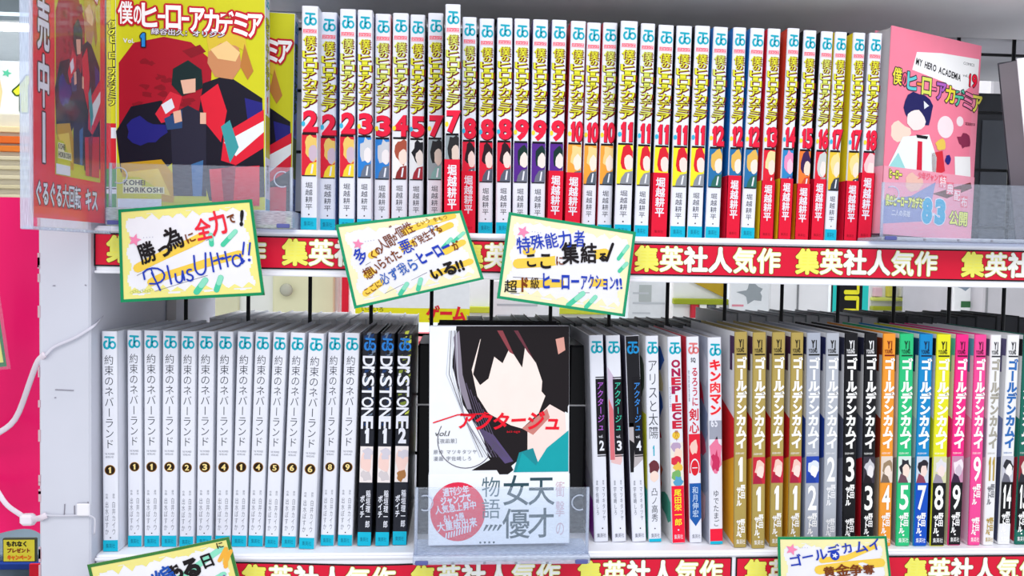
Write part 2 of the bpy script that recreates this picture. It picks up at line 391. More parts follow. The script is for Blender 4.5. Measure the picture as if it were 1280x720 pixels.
# ---- top row: the superhero series
PIC = {2: ('#D92338', '#E8C46A', '#C9B4C6', '#F0D13A'), 3: ('#2C7FD0', '#C9CCD4', '#E9E4E6', '#6A7488'), 4: ('#F0ECEA', '#A8503C', '#F4DCD0', '#8B2E2E'),
       5: ('#E4E6EA', '#1B1B22', '#E8DCD6', '#A02A38'), 7: ('#8F9AA0', '#262528', '#D8C4B8', '#7DA8A4'), 8: ('#E01E3C', '#2A1520', '#F4DAD2', '#5A5F70'),
       9: ('#55268C', '#11302E', '#F0E0DA', '#6B6F80'), 10: ('#F2A23A', '#F2D08A', '#F6E4D4', '#55606E'), 11: ('#F2E52C', '#D81E30', '#F4DCD4', '#8C9098'),
       12: ('#2670A8', '#E2B458', '#F2E2D6', '#2F6A5E'), 13: ('#E02036', '#E6D8A0', '#F0DCD0', '#D02034'), 14: ('#2E86C4', '#F08CB8', '#F8C4D8', '#4858A0'),
       15: ('#F27C34', '#3A1F50', '#F4D8C6', '#D84A2A'), 16: ('#E02038', '#C8CCCC', '#E8E0DC', '#A8ACB0'), 17: ('#E8C23A', '#F0D890', '#F6E0CC', '#3A4450'), 18: ('#DC2848', '#F4C4C8', '#F8DCD8', '#E87C90')}
FC = {2: '#2A5FB0', 3: '#2C6CC0', 4: '#E22030', 5: '#2C5FA8', 7: '#16222C', 8: '#20245C', 9: '#4A2488', 10: '#E0203A', 11: '#1C1C22', 12: '#1878C8', 13: '#E8203A', 14: '#D8402C', 15: '#15131A', 16: '#1A1518', 17: '#F0D820', 18: '#9A9AA4'}
def abstract_panel(S, w, z0, z1, c, seed, L=1):
    x = w / 2 - .0007; h = z1 - z0; cl = (-x, x, z0, z1)
    S.rect(-x, x, z0, z1, M(c[0]), L)
    S.blob(x * .35, z0 + h * .68, w * .42, h * .30, M(c[1]), L + 1, seed, .22, 14, cl)
    S.blob(x * .5, z0 + h * .55, w * .27, h * .20, M(c[2]), L + 2, seed + 1, .12, 12, cl)
    S.poly([(-x * .6, z0), (x, z0), (x, z0 + h * .34), (x * .1, z0 + h * .30), (-x * .4, z0 + h * .16)], M(c[3]), L + 3)
    S.poly([(x * .2, z0 + h * .05), (x * .45, z0 + h * .05), (x * .62, z0 + h * .28), (x * .4, z0 + h * .28)], WHITE, L + 4)
TIT = '僕のヒーローアカデミア'; TH = [1.45, .75, 1.0, .55, .9, .5, .95, 1.05, 1.05, .95, 1.1]
def hero_spine(num, tint):
    def f(S, w, h):
        fr = lambda a: h * (1 - a)
        x = w / 2 - .001
        logo(S, 0, fr(.088), w * .68, h * .058, TEAL, 2)
        S.rect(-w * .40, w * .40, fr(.118), fr(.103), M('#F07080'), 1)
        S.htext('ジャンプ', -w * .36, fr(.1175), w * .18, h * .013, WHITE, 2, .01)
        S.rect(-w * .42, w * .42, fr(.122), fr(.1195), M('#F28C98'), 1)
        tot = sum(TH); v = fr(.13); un = (h * .322) / tot
        for i, (ch, k) in enumerate(zip(TIT, TH)):
            hh = un * k; v -= hh; ww = w * (.76 if i != 1 else .5); off = (-.02, .03, -.04, 0, .05, .02, -.04, .03, 0, .04, -.02)[i] * w
            rot = 0; a, b_, q, z = off - ww / 2, v, ww, hh
            if ch == 'ー': rot = -math.pi / 2; q, z = hh * 1.0, ww * .62; a, b_ = off - q / 2, v + hh / 2 - z / 2
            bb = ch != 'ー'
            g = .00045
            if ch == 'ー':
                S.rect(off - w * .2 + g, off + w * .2 + g, v - g - .0004, v + hh - .0004 - g, M('#7C1A14'), 2)
                S.rect(off - w * .2 - .0004, off + w * .2 + .0004, v - .0004, v + hh + .0002, INK, 3)
                S.rect(off - w * .2 + .0002, off + w * .2 - .0002, v + .0002, v + hh - .0004, M(tint), 4); continue
            S.glyph(ch, a + .0008, b_ - .0006, q, z * .96, M('#7C1A14'), 2, .05, rot, True)
            S.glyph(ch, a + .0001, b_ - .0001, q, z * .96, INK, 3, .042, rot, True)
            S.glyph(ch, a, b_, q, z * .96, M(tint), 4, .018, rot, True)
        # volume number
        s = str(num); nw = w * (.72 if len(s) == 1 else .42); x0 = -nw * len(s) / 2 + w * .06
        for i, ch in enumerate(s):
            S.glyph(ch, x0 + i * nw * .98 + .0004, fr(.555) - .0004, nw, h * .085, M('#5C0C18'), 2, .07, 0, True)
            S.glyph(ch, x0 + i * nw * .98, fr(.555), nw, h * .085, M('#E81C40'), 3, .05, 0, True)
        S.disc(-w * .36, fr(.525), w * .12, M('#F0D838') if num % 3 != 2 else M('#38B4D8'), 4, h * .012, 8)
        S.rect(-x, x, fr(.575), fr(.565), INK, 1)
        abstract_panel(S, w, fr(.757), fr(.573), PIC[num], num * 5, 1)
        S.rect(-x, x, fr(.760), fr(.755), INK, 6)
        S.vtext('堀越耕平', 0, fr(.785), w * .46, h * .029, M('#3A3C48'), 1, .004, h * .0035)
        S.disc(0, fr(.932), w * .05, INK, 1, n=8)
        S.rect(-w / 2 + .0003, w / 2 - .0003, 0, fr(.946), CYAN, 1)
        S.htext('集英社', -w * .3, fr(.985), w * .2, h * .024, M('#0A6F8C'), 2)
    return f
def hero_band(S, w, hb):
    S.vtext('堀越耕平', 0, hb * .93, w * .62, hb * .155, WHITE, 1, .05)
    S.htext('集英社', -w * .3, hb * .06, w * .2, hb * .05, M('#9A0A22'), 1)
top = [  # num, spine left/right px at top, top py, left/right px at foot, band top fraction
    (2, 377, 398, 8, 375, 396.5, 0), (2, 401, 421.5, 16, 398.6, 419.4, 0), (2, 424.5, 445, 12, 423, 443, 0), (3, 446.5, 466, 13, 445.6, 464.6, 0),
    (3, 469, 489, 18, 467, 487, 0), (4, 491, 511, 17, 488.6, 508.6, 0), (5, 512.5, 532, 19, 510, 529, 0), (7, 534.7, 555, 17, 533, 552.5, 0),
    (7, 556.5, 576, 6, 554.6, 574.5, .32), (8, 578, 596, 22, 575.4, 594.7, .29), (8, 598.6, 619, 24, 597, 616, 0), (8, 621.5, 641, 23, 619, 638.7, 0),
    (9, 643, 662.5, 24, 640, 659.5, 0), (9, 666, 686, 25, 661.6, 681, 0), (9, 690, 709, 25.5, 683, 703, .30), (10, 713.6, 733, 27, 704.6, 725, .295),
    (10, 733.7, 752, 29, 726, 744, 0), (10, 754, 772.6, 29, 746, 764.6, 0), (11, 774.4, 799.6, 27, 767, 789, 0), (11, 801, 820, 30, 792, 810.6, 0),
    (11, 822.5, 844, 32, 813, 833, .305), (11, 845.7, 866, 33, 836.5, 857, 0), (11, 867.7, 890, 33, 858.5, 878, 0), (12, 892, 911, 34.5, 880, 900.5, 0),
    (12, 916, 934.5, 35, 907, 924, .30), (12, 938, 957, 36, 925, 943.5, 0), (13, 960, 977, 36.5, 949, 966, .28), (14, 984, 1001.4, 36, 972, 988, .29),
    (15, 1004, 1022.5, 38.6, 993, 1010, .27), (16, 1026, 1043, 40, 1013, 1029, .295), (17, 1044, 1060, 40.7, 1029.8, 1046, 0), (17, 1066.7, 1083, 41.6, 1054, 1070.4, .29),
    (18, 1086, 1105, 42, 1071.2, 1088.4, .33)]
ORD = ['first', 'second', 'third', 'fourth', 'fifth', 'sixth']
cnt = {}; seen = {}
for t in top: cnt[t[0]] = cnt.get(t[0], 0) + 1
WORD = {2: 'two', 3: 'three', 4: 'four', 5: 'five', 7: 'seven', 8: 'eight', 9: 'nine', 10: 'ten', 11: 'eleven', 12: 'twelve', 13: 'thirteen', 14: 'fourteen', 15: 'fifteen', 16: 'sixteen', 17: 'seventeen', 18: 'eighteen', 1: 'one', 6: 'six'}
PW_ = {2: 'red and yellow picture', 3: 'blue and pale grey picture', 4: 'auburn and white picture', 5: 'black and white picture', 7: 'grey and teal picture', 8: 'red and black picture', 9: 'purple and dark green picture',
      10: 'orange and blond picture', 11: 'yellow and red picture', 12: 'deep blue and blond picture', 13: 'red and cream picture', 14: 'blue and pink picture', 15: 'orange and violet picture', 16: 'red and grey picture', 17: 'ochre picture', 18: 'red and pale pink picture'}
NUMW = {1: 'one', 2: 'two', 3: 'three', 4: 'four', 5: 'five'}
for (num, a, b_, yt, c, d_, bd) in top:
    k = seen.get(num, 0); seen[num] = k + 1
    lab = 'comic numbered %s with %s' % (WORD[num], PW_[num])
    if cnt[num] > 1: lab += ', %s of %s' % (('left' if k == 0 else 'right') if cnt[num] == 2 else ORD[k], NUMW[cnt[num]])
    if bd: lab += ', red band'
    if num == 7 and k == 1: lab = 'comic numbered seven pulled forward so it stands tallest, red band'
    band = (.1765 * bd, M('#DE1436', .35), hero_band, M('#E8C81C' if num in (13, 14, 15) else '#DE1436', .35)) if bd else None
    spine_book(lab, (a + b_) / 2, yt, (c + d_) / 2, min(b_ - a, d_ - c) - .4, .1765, .113, 0, hero_spine(num, '#E2DF34' if (num + k) % 4 else '#D6DC62'), WHITE, M(FC[num], .3), 'yellow titled comics on the top shelf', band)

# ---- lower row, left: white fantasy series
def fin_spine(num):
    def f(S, w, h):
        fr = lambda a: h * (1 - a); G = M('#3A3E4A')
        logo(S, 0, fr(.082), w * .72, h * .060, TEAL, 2)
        S.vtext('約束のネバーランド', -w * .02, fr(.105), w * .62, h * .0475, G, 1, -.004, 0)
        S.htext('THE PROMISED', -w * .33, fr(.560), w * .09, h * .012, GREYT, 1, gap=0)
        S.htext('NEVERLAND', -w * .28, fr(.574), w * .09, h * .012, GREYT, 1, gap=0)
        S.disc(0, fr(.628), w * .345, M('#A8741C'), 1)
        S.disc(0, fr(.628), w * .305, M('#241408'), 2)
        S.glyph(str(num), -w * .13, fr(.628) - w * .19, w * .26, w * .38, M('#F2D88C'), 3, .03, 0, True)
        S.vtext('原作', w * .22, fr(.735), w * .16, h * .012, GREYT, 1)
        S.vtext('白井カイウ', w * .22, fr(.77), w * .24, h * .031, GREYT, 1)
        S.vtext('作画', -w * .22, fr(.735), w * .16, h * .012, GREYT, 1)
        S.vtext('出水ぽすか', -w * .22, fr(.77), w * .24, h * .031, GREYT, 1)
        S.disc(0, fr(.937), w * .045, INK, 1, n=8)
        S.rect(-w / 2 + .0003, w / 2 - .0003, 0, fr(.948), CYAN, 1)
        S.htext('集英社', -w * .3, fr(.985), w * .2, h * .022, M('#0A6F8C'), 2)
    return f
Z2 = -H2
fin = [(1, 126, 146.5, 416, 128.5, 148, 690), (1, 157.6, 177, 416, 159.6, 177.5, 684), (1, 179, 199.5, 416, 180, 199.5, 684), (2, 202, 223.5, 416, 201.6, 221, 684),
       (2, 225, 245.5, 416, 223.7, 242, 685), (3, 247, 268.5, 416, 245, 265, 684), (4, 271, 292, 416, 268.5, 288, 684), (1, 295.5, 317, 416, 289, 308.3, 684),
       (4, 319, 338, 416, 309.5, 329, 684), (5, 340, 360, 416, 330.5, 348, 685), (6, 362.5, 382, 416, 351.3, 370, 685), (6, 384, 407, 415, 373, 393, 687),
       (8, 410, 427.5, 417, 399.5, 418, 683), (9, 430, 450.5, 415, 421.5, 440.5, 683)]
FL = ['one, at the far left end', 'one, second comic from the left end', 'one, third comic from the left end', 'two, left one of the pair', 'two, right one of the pair',
      'three', 'four, left of the stray one', 'one, standing between the two fours', 'four, beside the five', 'five', 'six, left one of the pair',
      'six, right one, pulled slightly forward', 'eight', 'nine, beside the dark jagged comics']
for (r, l) in zip(fin, FL):
    num, a, b_, yt, c, d_, yb = r
    spine_book('white comic with gold-on-black numeral ' + l, (a + b_) / 2, yt, (c + d_) / 2, min(b_ - a, d_ - c) - .5, .1765, .113, Z2, fin_spine(num), WHITE, M('#E4EAF2', .3), 'white comics on the lower shelf', None, yb)

def stone_spine(num, g1, g2, g3):
    def f(S, w, h):
        fr = lambda a: h * (1 - a); x = w / 2 - .0006; R = random.Random(num)
        for k in range(46):
            a, b_ = R.uniform(-x, x * .7), R.uniform(fr(.44), fr(.005))
            S.poly([(a, b_), (min(a + .003, x), b_ + .001), (min(a + .004, x), b_ + .004), (a + .0005, b_ + .003)], M(R.choice((g1, g2, INK.name and '#1A1C26'))), 1 + .02 * k)
        logo(S, 0, fr(.082), w * .74, h * .060, M('#2A7FD4'), 4)
        v = fr(.105)
        for i, ch in enumerate('Dr.STONE'):
            hh = h * {1: .030, 2: .012}.get(i, .050); v -= hh
            if i == 2: S.disc(-w * .28, v + hh / 2, w * .1, WHITE, 5, h * .005, 8); continue
            S.glyph(ch, -hh / 2 + .0002, v + hh / 2 - w * .4 - .0002, hh * .92, w * .8, INK, 4, .06, -math.pi / 2, True)
            S.glyph(ch, -hh / 2, v + hh / 2 - w * .4, hh * .92, w * .8, WHITE, 5, .02, -math.pi / 2, True)
        S.glyph(str(num), -w * .22, fr(.512), w * .44, h * .065, WHITE, 5, .05, 0, True)
        S.rect(-x, x, fr(.70), fr(.53), M('#EDE4E4'), 1)
        S.blob(0, fr(.60), w * .4, h * .055, M('#F0CFC8'), 2, num, .2, 12, (-x, x, fr(.70), fr(.53)))
        S.blob(.001, fr(.565), w * .35, h * .022, M('#CFCAD6'), 3, num + 4, .4, 12, (-x, x, fr(.70), fr(.53)))
        S.blob(0, fr(.67), w * .34, h * .025, M(g3), 3, num + 9, .4, 12, (-x, x, fr(.70), fr(.53)))
        S.vtext('稲垣理一郎', w * .2, fr(.735), w * .34, h * .036, WHITE, 3, .03, outline=[(INK, .0004)])
        S.vtext('ボイチ', -w * .2, fr(.76), w * .34, h * .036, WHITE, 3, .03, outline=[(INK, .0004)])
        S.rect(-w / 2 + .0003, w / 2 - .0003, 0, fr(.935), CYAN, 1)
        S.htext('集英社', -w * .3, fr(.98), w * .2, h * .022, M('#0A6F8C'), 2)
    return f
DK = M('#23252F', .35)
for (num, a, b_, yt, c, d_, yb, l, g) in ((1, 453, 472, 417, 446, 464, 683, 'dark comic with jagged white title and number 1, left of the pair', ('#1E3A6A', '#6A7A90', '#D0C8CC')),
                                         (1, 475, 494, 417, 468.5, 486.5, 683, 'dark comic with jagged white title and number 1, right of the pair', ('#1E3A6A', '#6A7A90', '#D0C8CC')),
                                         (2, 496.5, 516, 417, 490, 508.5, 682, 'green and dark comic with jagged white title and number 2', ('#7A8A34', '#C8D050', '#A87444'))):
    spine_book(l, (a + b_) / 2, yt, (c + d_) / 2, min(b_ - a, d_ - c) - .5, .1765, .113, Z2, stone_spine(num, *g), DK, DK, 'dark jagged titled comics', None, yb)

# ---- lower row, middle: actress series 2-4 and single volumes
def act_spine(num, tcol, dark):
    def f(S, w, h):
        fr = lambda a: h * (1 - a); x = w / 2 - .0006
        if dark: S.rect(-x, x, fr(.44), h - .0003, M('#1B1A20'), 1)
        logo(S, 0, fr(.088), w * .74, h * .060, TEAL if not dark else M('#1E8FD0'), 3)
        if num == 3:
            S.poly([(-x, fr(.15)), (x * .3, fr(.22)), (x * .1, fr(.50)), (-x, fr(.50))], M('#C9B8D0'), 1)
            S.poly([(-x, fr(.30)), (-x * .3, fr(.36)), (-x * .3, fr(.60)), (-x, fr(.60))], M('#D8707A'), 1.5)
            S.blob(0, fr(.595), w * .42, h * .03, M('#E8C0C0'), 1, 3, .2, 12, (-x, x, fr(.65), fr(.5)))
        if num == 4: S.poly([(-x, fr(.42)), (x, fr(.42)), (x, fr(.60)), (0, fr(.63)), (-x, fr(.65))], M('#B8B0B4'), 1); S.poly([(-x, fr(.5)), (-x * .2, fr(.52)), (-x * .5, fr(.66)), (-x, fr(.66))], INK, 2)
        S.rect(-w * .12, w * .49, fr(.575), fr(.21), INK, 4); S.rect(-w * .12, w * .49, fr(.205), fr(.20), INK, 4); S.rect(-w * .12, w * .49, fr(.585), fr(.58), INK, 4)
        S.vtext('アクタージュ', w * .19, fr(.222), w * .46, h * .040, M(tcol), 5, .01, 0, shear=.15)
        S.htext('vol.', w * .0, fr(.497), w * .2, h * .02, WHITE, 5, .01)
        S.glyph(str(num), w * .05, fr(.555), w * .3, h * .045, WHITE, 5, .03, 0, True)
        S.vtext('原作', w * .24, fr(.70), w * .13, h * .012, GREYT, 3); S.vtext('漫画', -w * .2, fr(.70), w * .13, h * .012, GREYT, 3)
        S.vtext('マツキタツヤ', w * .24, fr(.73), w * .22, h * .028, GREYT, 3); S.vtext('宇佐崎しろ', -w * .2, fr(.73), w * .22, h * .028, GREYT, 3)
        S.disc(w * .1, fr(.935), w * .05, INK, 3, n=8); S.htext('集英社', -w * .3, fr(.98), w * .22, h * .022, GREYT, 3)
    return f
def act_art(A, d, h):
    A.rect(.002, d, .001, h * .28, M('#8A2A9C'), 1); A.poly([(.002, h * .28), (.03, h * .34), (d, h * .5), (d, h * .25), (.002, h * .2)], M('#B8B4C4'), 1.5)
for (num, a, b_, yt, c, d_, col, l) in ((2, 735, 755, 419, 742.5, 761, '#B060D0', 'white comic with black title box, purple letters, number 2'),
                                       (3, 756.5, 776, 419.7, 765, 783.5, '#40C8A8', 'pale comic with black title box, green letters, number 3'),
                                       (4, 779, 801, 420.6, 790, 808.5, '#3A8CE0', 'black topped comic with blue letters, number 4')):
    spine_book(l, (a + b_) / 2, yt, (c + d_) / 2, min(b_ - a, d_ - c) - .5, .1765, .113, Z2, act_spine(num, col, num == 4), WHITE, M('#D8D8E0' if num == 2 else '#4A4458', .3), 'black title box comics beside the face-out comic', None, 678, art=act_art if num == 2 else None)
def alice(S, w, h):
    fr = lambda a: h * (1 - a); x = w / 2 - .0006; G = M('#3C4048')
    logo(S, 0, fr(.088), w * .74, h * .060, TEAL, 2)
    S.vtext('アリスと太陽', 0, fr(.11), w * .78, h * .065, G, 2, -.006)
    S.rect(-x * .6, x * .8, fr(.448), fr(.445), GREYT, 2)
    S.glyph('1', -w * .1, fr(.58), w * .2, h * .05, TEAL, 2, .02, 0, True)
    S.blob(0, fr(.64), w * .4, h * .035, M('#6A3038'), 1, 5, .15, 12, (-x, x, fr(.71), fr(.58)))
    S.blob(0, fr(.68), w * .32, h * .028, M('#F2D8CC'), 2, 6, .1, 12, (-x, x, fr(.71), fr(.6)))
    S.vtext('凸ノ高秀', 0, fr(.735), w * .52, h * .042, M('#50545E'), 2)
    S.disc(0, fr(.935), w * .05, INK, 2, n=8); S.htext('集英社', -w * .3, fr(.98), w * .22, h * .022, GREYT, 2)
    S.rect(-w / 2 + .0003, w / 2 - .0003, 0, fr(.985), CYAN, 3)
def alice_art(A, d, h):
    A.rect(.002, d, .001, h * .62, M('#D8D838'), 1); A.poly([(.002, h * .25), (d, h * .35), (d, .001), (.002, .001)], M('#38B8A8'), 2)
    A.blob(.02, h * .8, .012, .02, M('#4A5A48'), 2, 4)
spine_book('white comic with thin dark title and small teal 1', 815, 418, 819, 16.5, .1765, .113, Z2, alice, WHITE, M('#EDEDEA', .3), 'single comics in the middle of the lower shelf', None, 678, art=alice_art)
def piece(S, w, h):
    fr = lambda a: h * (1 - a); x = w / 2 - .0006
    logo(S, 0, fr(.085), w * .74, h * .058, TEAL, 2)
    cols = ['#A8184C', '#A8184C', '#C8203C', '#A8184C', '#D02838', '#C8203C', '#A8184C', '#C8203C']; v = fr(.105)
    for i, ch in enumerate('ONEPIECE'):
        v -= h * .042; S.glyph(ch, -w * .28 + w * .06, v, w * .56, h * .034, M(cols[i]), 2, .05, 0, True)
    S.vtext('ワンピース', -w * .38, fr(.24), w * .16, h * .02, M('#4A6A9A'), 2)
    S.disc(-w * .03, fr(.475), w * .28, M('#E8C040'), 2); S.vtext('巻八十', 0, fr(.45), w * .3, h * .018, M('#A01830'), 3)
    S.rect(-x, x, fr(.72), fr(.51), M('#E8E2D8'), 1)
    for k, c in enumerate(('#B8A0C0', '#F4D4C4', '#D83048', '#E8C050', '#78B068', '#58A0C8')):
        S.blob((-.2 + .4 * (k % 2)) * w * .4, fr(.53 + k * .034), w * .34, h * .026, M(c), 2 + k * .1, k * 3, .25, 12, (-x, x, fr(.72), fr(.51)))
    S.rect(-x, x, .0005, fr(.72), RED, 1)
    S.vtext('尾田栄一郎', 0, fr(.735), w * .56, h * .036, YEL, 2, .03)
    S.disc(0, fr(.935), w * .06, WHITE, 2, n=8); S.htext('集英社', -w * .33, fr(.98), w * .22, h * .024, WHITE, 2)
def piece_art(A, d, h):
    R = random.Random(5)
    for k, c in enumerate(('#2E62B8', '#E8D8A0', '#2E62B8', '#D83048', '#F0F0E8', '#E06040', '#48A088')):
        A.blob(R.uniform(.01, .05), h * (.88 - k * .12), .02, .012, M(c), 1 + k * .1, k, .3, 12, (.002, d, .001, h))
spine_book('white comic with red-violet roman letter title, red foot', 843, 415.4, 848.5, 17.5, .1765, .113, Z2, piece, WHITE, M('#F0EEEC', .3), 'single comics in the middle of the lower shelf', None, 680, art=piece_art)
def sword(S, w, h):
    fr = lambda a: h * (1 - a); x = w / 2 - .0006
    logo(S, 0, fr(.085), w * .74, h * .056, M('#E07878'), 2); S.htext('SQ', -w * .2, fr(.125), w * .3, h * .028, INK, 2, .03, wl=1)
    S.vtext('るろうに', w * .1, fr(.145), w * .55, h * .048, M('#C83048'), 2, .02)
    S.vtext('剣心', 0, fr(.345), w * .8, h * .062, M('#D02038'), 2, .05, outline=[(WHITE, .0004)])
    S.vtext('明治剣客浪漫譚', -w * .36, fr(.16), w * .12, h * .022, GREYT, 2)
    S.rect(-x, x, fr(.66), fr(.47), M('#E02038'), 1); S.blob(0, fr(.53), w * .3, h * .04, M('#F0C8BC'), 1.5, 4, .35, 12, (-x, x, fr(.66), fr(.47)))
    S.disc(0, fr(.635), w * .36, WHITE, 2, h * .045); S.disc(0, fr(.635), w * .3, M('#D82030'), 3, h * .038); S.glyph('一', -w * .22, fr(.655), w * .44, h * .04, WHITE, 4, .03)
    S.poly([(-x, fr(.71)), (x, fr(.71)), (x, fr(.88)), (0, fr(.92)), (-x, fr(.88))], M('#1C5AA8'), 2); S.vtext('和月伸宏', 0, fr(.725), w * .5, h * .038, M('#BFD4EC'), 3, .02)
    S.htext('集英社', -w * .3, fr(.98), w * .22, h * .022, GREYT, 2)
spine_book('red and white comic with oval numeral one and blue author patch', 866, 422, 870, 16, .1765, .113, Z2, sword, WHITE, M('#E03048', .3), 'single comics in the middle of the lower shelf', None, 679)
def kin(S, w, h):
    fr = lambda a: h * (1 - a); x = w / 2 - .0006; RR = M('#E82030')
    S.rect(-x, x, fr(.49), fr(.40), M('#9CA0B0'), 1)
    logo(S, 0, fr(.09), w * .74, h * .060, TEAL, 2)
    S.vtext('キン肉マン', 0, fr(.105), w * .86, h * .054, RR, 3, .05, outline=[(M('#F8D8DC'), .0005)])
    S.htext('65', -w * .36, fr(.435), w * .52, h * .052, WHITE, 4, .03)
    S.blob(0, fr(.57), w * .42, h * .09, M('#E87CA0'), 1, 8, .2, 14, (-x, x, fr(.70), fr(.47)))
    S.blob(0, fr(.60), w * .3, h * .05, M('#C83060'), 2, 9, .35, 14, (-x, x, fr(.70), fr(.47)))
    S.vtext('ゆでたまご', 0, fr(.735), w * .44, h * .036, M('#484C58'), 2)
    S.rect(-x, x, fr(.985), fr(.925), RED, 2); S.rect(-x, x, 0, fr(.985), CYAN, 2)
def kin_art(A, d, h):
    for k, c in enumerate(('#C8C8D4', '#E02848', '#7C88A8', '#D8486C', '#98A0B8', '#F0C8D0')):
        A.blob(.02 + (k % 2) * .012, h * (.86 - k * .14), .02, .016, M(c), 1 + k * .1, k + 30, .3, 12, (.002, d, .001, h))
spine_book('white comic with fat red title, 65 and pink picture', 893.5, 420, 895.5, 17.5, .1765, .113, Z2, kin, WHITE, M('#B0B4C4', .3), 'single comics in the middle of the lower shelf', None, 681, art=kin_art)

# ---- lower row, right: taller comics with block titles
def gk_spine(base, tcol, num, ncol, low, pic, tag_='#1A1A1A', lowh=.43, big=False, auth=None):
    def f(S, w, h):
        fr = lambda a: h * (1 - a); x = w / 2 - .0005; B = M(tag_)
        S.htext('YJ', -w * .22, fr(.072), w * .42, h * .045, B, 3, .06, gap=-w * .02)
        S.htext('YOUNG', -w * .40, fr(.095), w * .17, h * .026, B, 3, .03)
        S.rect(-w * .38, w * .40, fr(.105), fr(.098), B, 3)
        S.vtext('ゴールデンカムイ', w * .02, fr(.115), w * .80, h * .053, M(tcol), 3, .06, 0)
        S.htext('GOLDEN KAMUY', -w * .42, fr(.566), w * .085, h * .012, M(tcol), 3)
        zn = fr(.70)
        if low: S.rect(-x, x, .0004 if lowh > .95 else h * (1 - lowh), zn, M(low), 1)
        if pic and not big:
            cl = (-x, x, zn, fr(.575)); S.rect(-x, x, zn, fr(.575), M(pic[0]), 1)
            S.blob(w * .05, fr(.625), w * .38, h * .035, M(pic[1]), 2, num * 3, .25, 12, cl); S.blob(w * .1, fr(.645), w * .26, h * .03, M(pic[2]), 2.6, num, .15, 12, cl)
            S.poly([(-x, zn), (x * .6, zn), (x * .2, zn + h * .03), (-x * .6, zn + h * .045)], M(pic[3]), 3)
        s = str(num); n = len(s); nw = w * (.62 if n == 1 else .36); top_ = .715 if not big else .58
        for i, ch in enumerate(s): S.glyph(ch, -nw * n / 2 + nw * i + w * .02, fr(top_ + .11), nw * .92, h * .11, M(ncol), 4, .02, 0, True)
        av = top_ + .125
        S.vtext('野田', w * .17, fr(av), w * .36, h * .034, M(auth or ncol), 4, .05); S.vtext('サトル', -w * .14, fr(av + .012), w * .40, h * .030, M(auth or ncol), 4, .05)
        if big:
            S.vtext('野田', w * .17, fr(.865), w * .36, h * .034, M(ncol), 4, .05); S.vtext('サトル', -w * .14, fr(.87), w * .40, h * .026, M(ncol), 4, .05)
        S.disc(0, fr(.948), w * .07, M(ncol), 4, n=8); S.htext('集英社', -w * .34, fr(.985), w * .24, h * .024, M(ncol), 4)
    return f
def gk_art(c0, c1, c2):
    def f(A, d, h):
        A.poly([(.0015, h * .6), (.05, h * .7), (.06, h * .3), (.0015, h * .12)], M(c0), 1); A.poly([(.0015, h * .42), (.03, h * .36), (.05, h * .05), (.0015, .002)], M(c1), 2)
        A.poly([(.0015, h * .98), (.012, h * .98), (.012, h * .82), (.006, h * .82), (.006, h * .9), (.0015, h * .9)], M(c2), 2)
    return f
GOLD = '#B09A55'; OP = ('#C8283C', '#F0C8BC', '#F4DCD4', '#A82040')
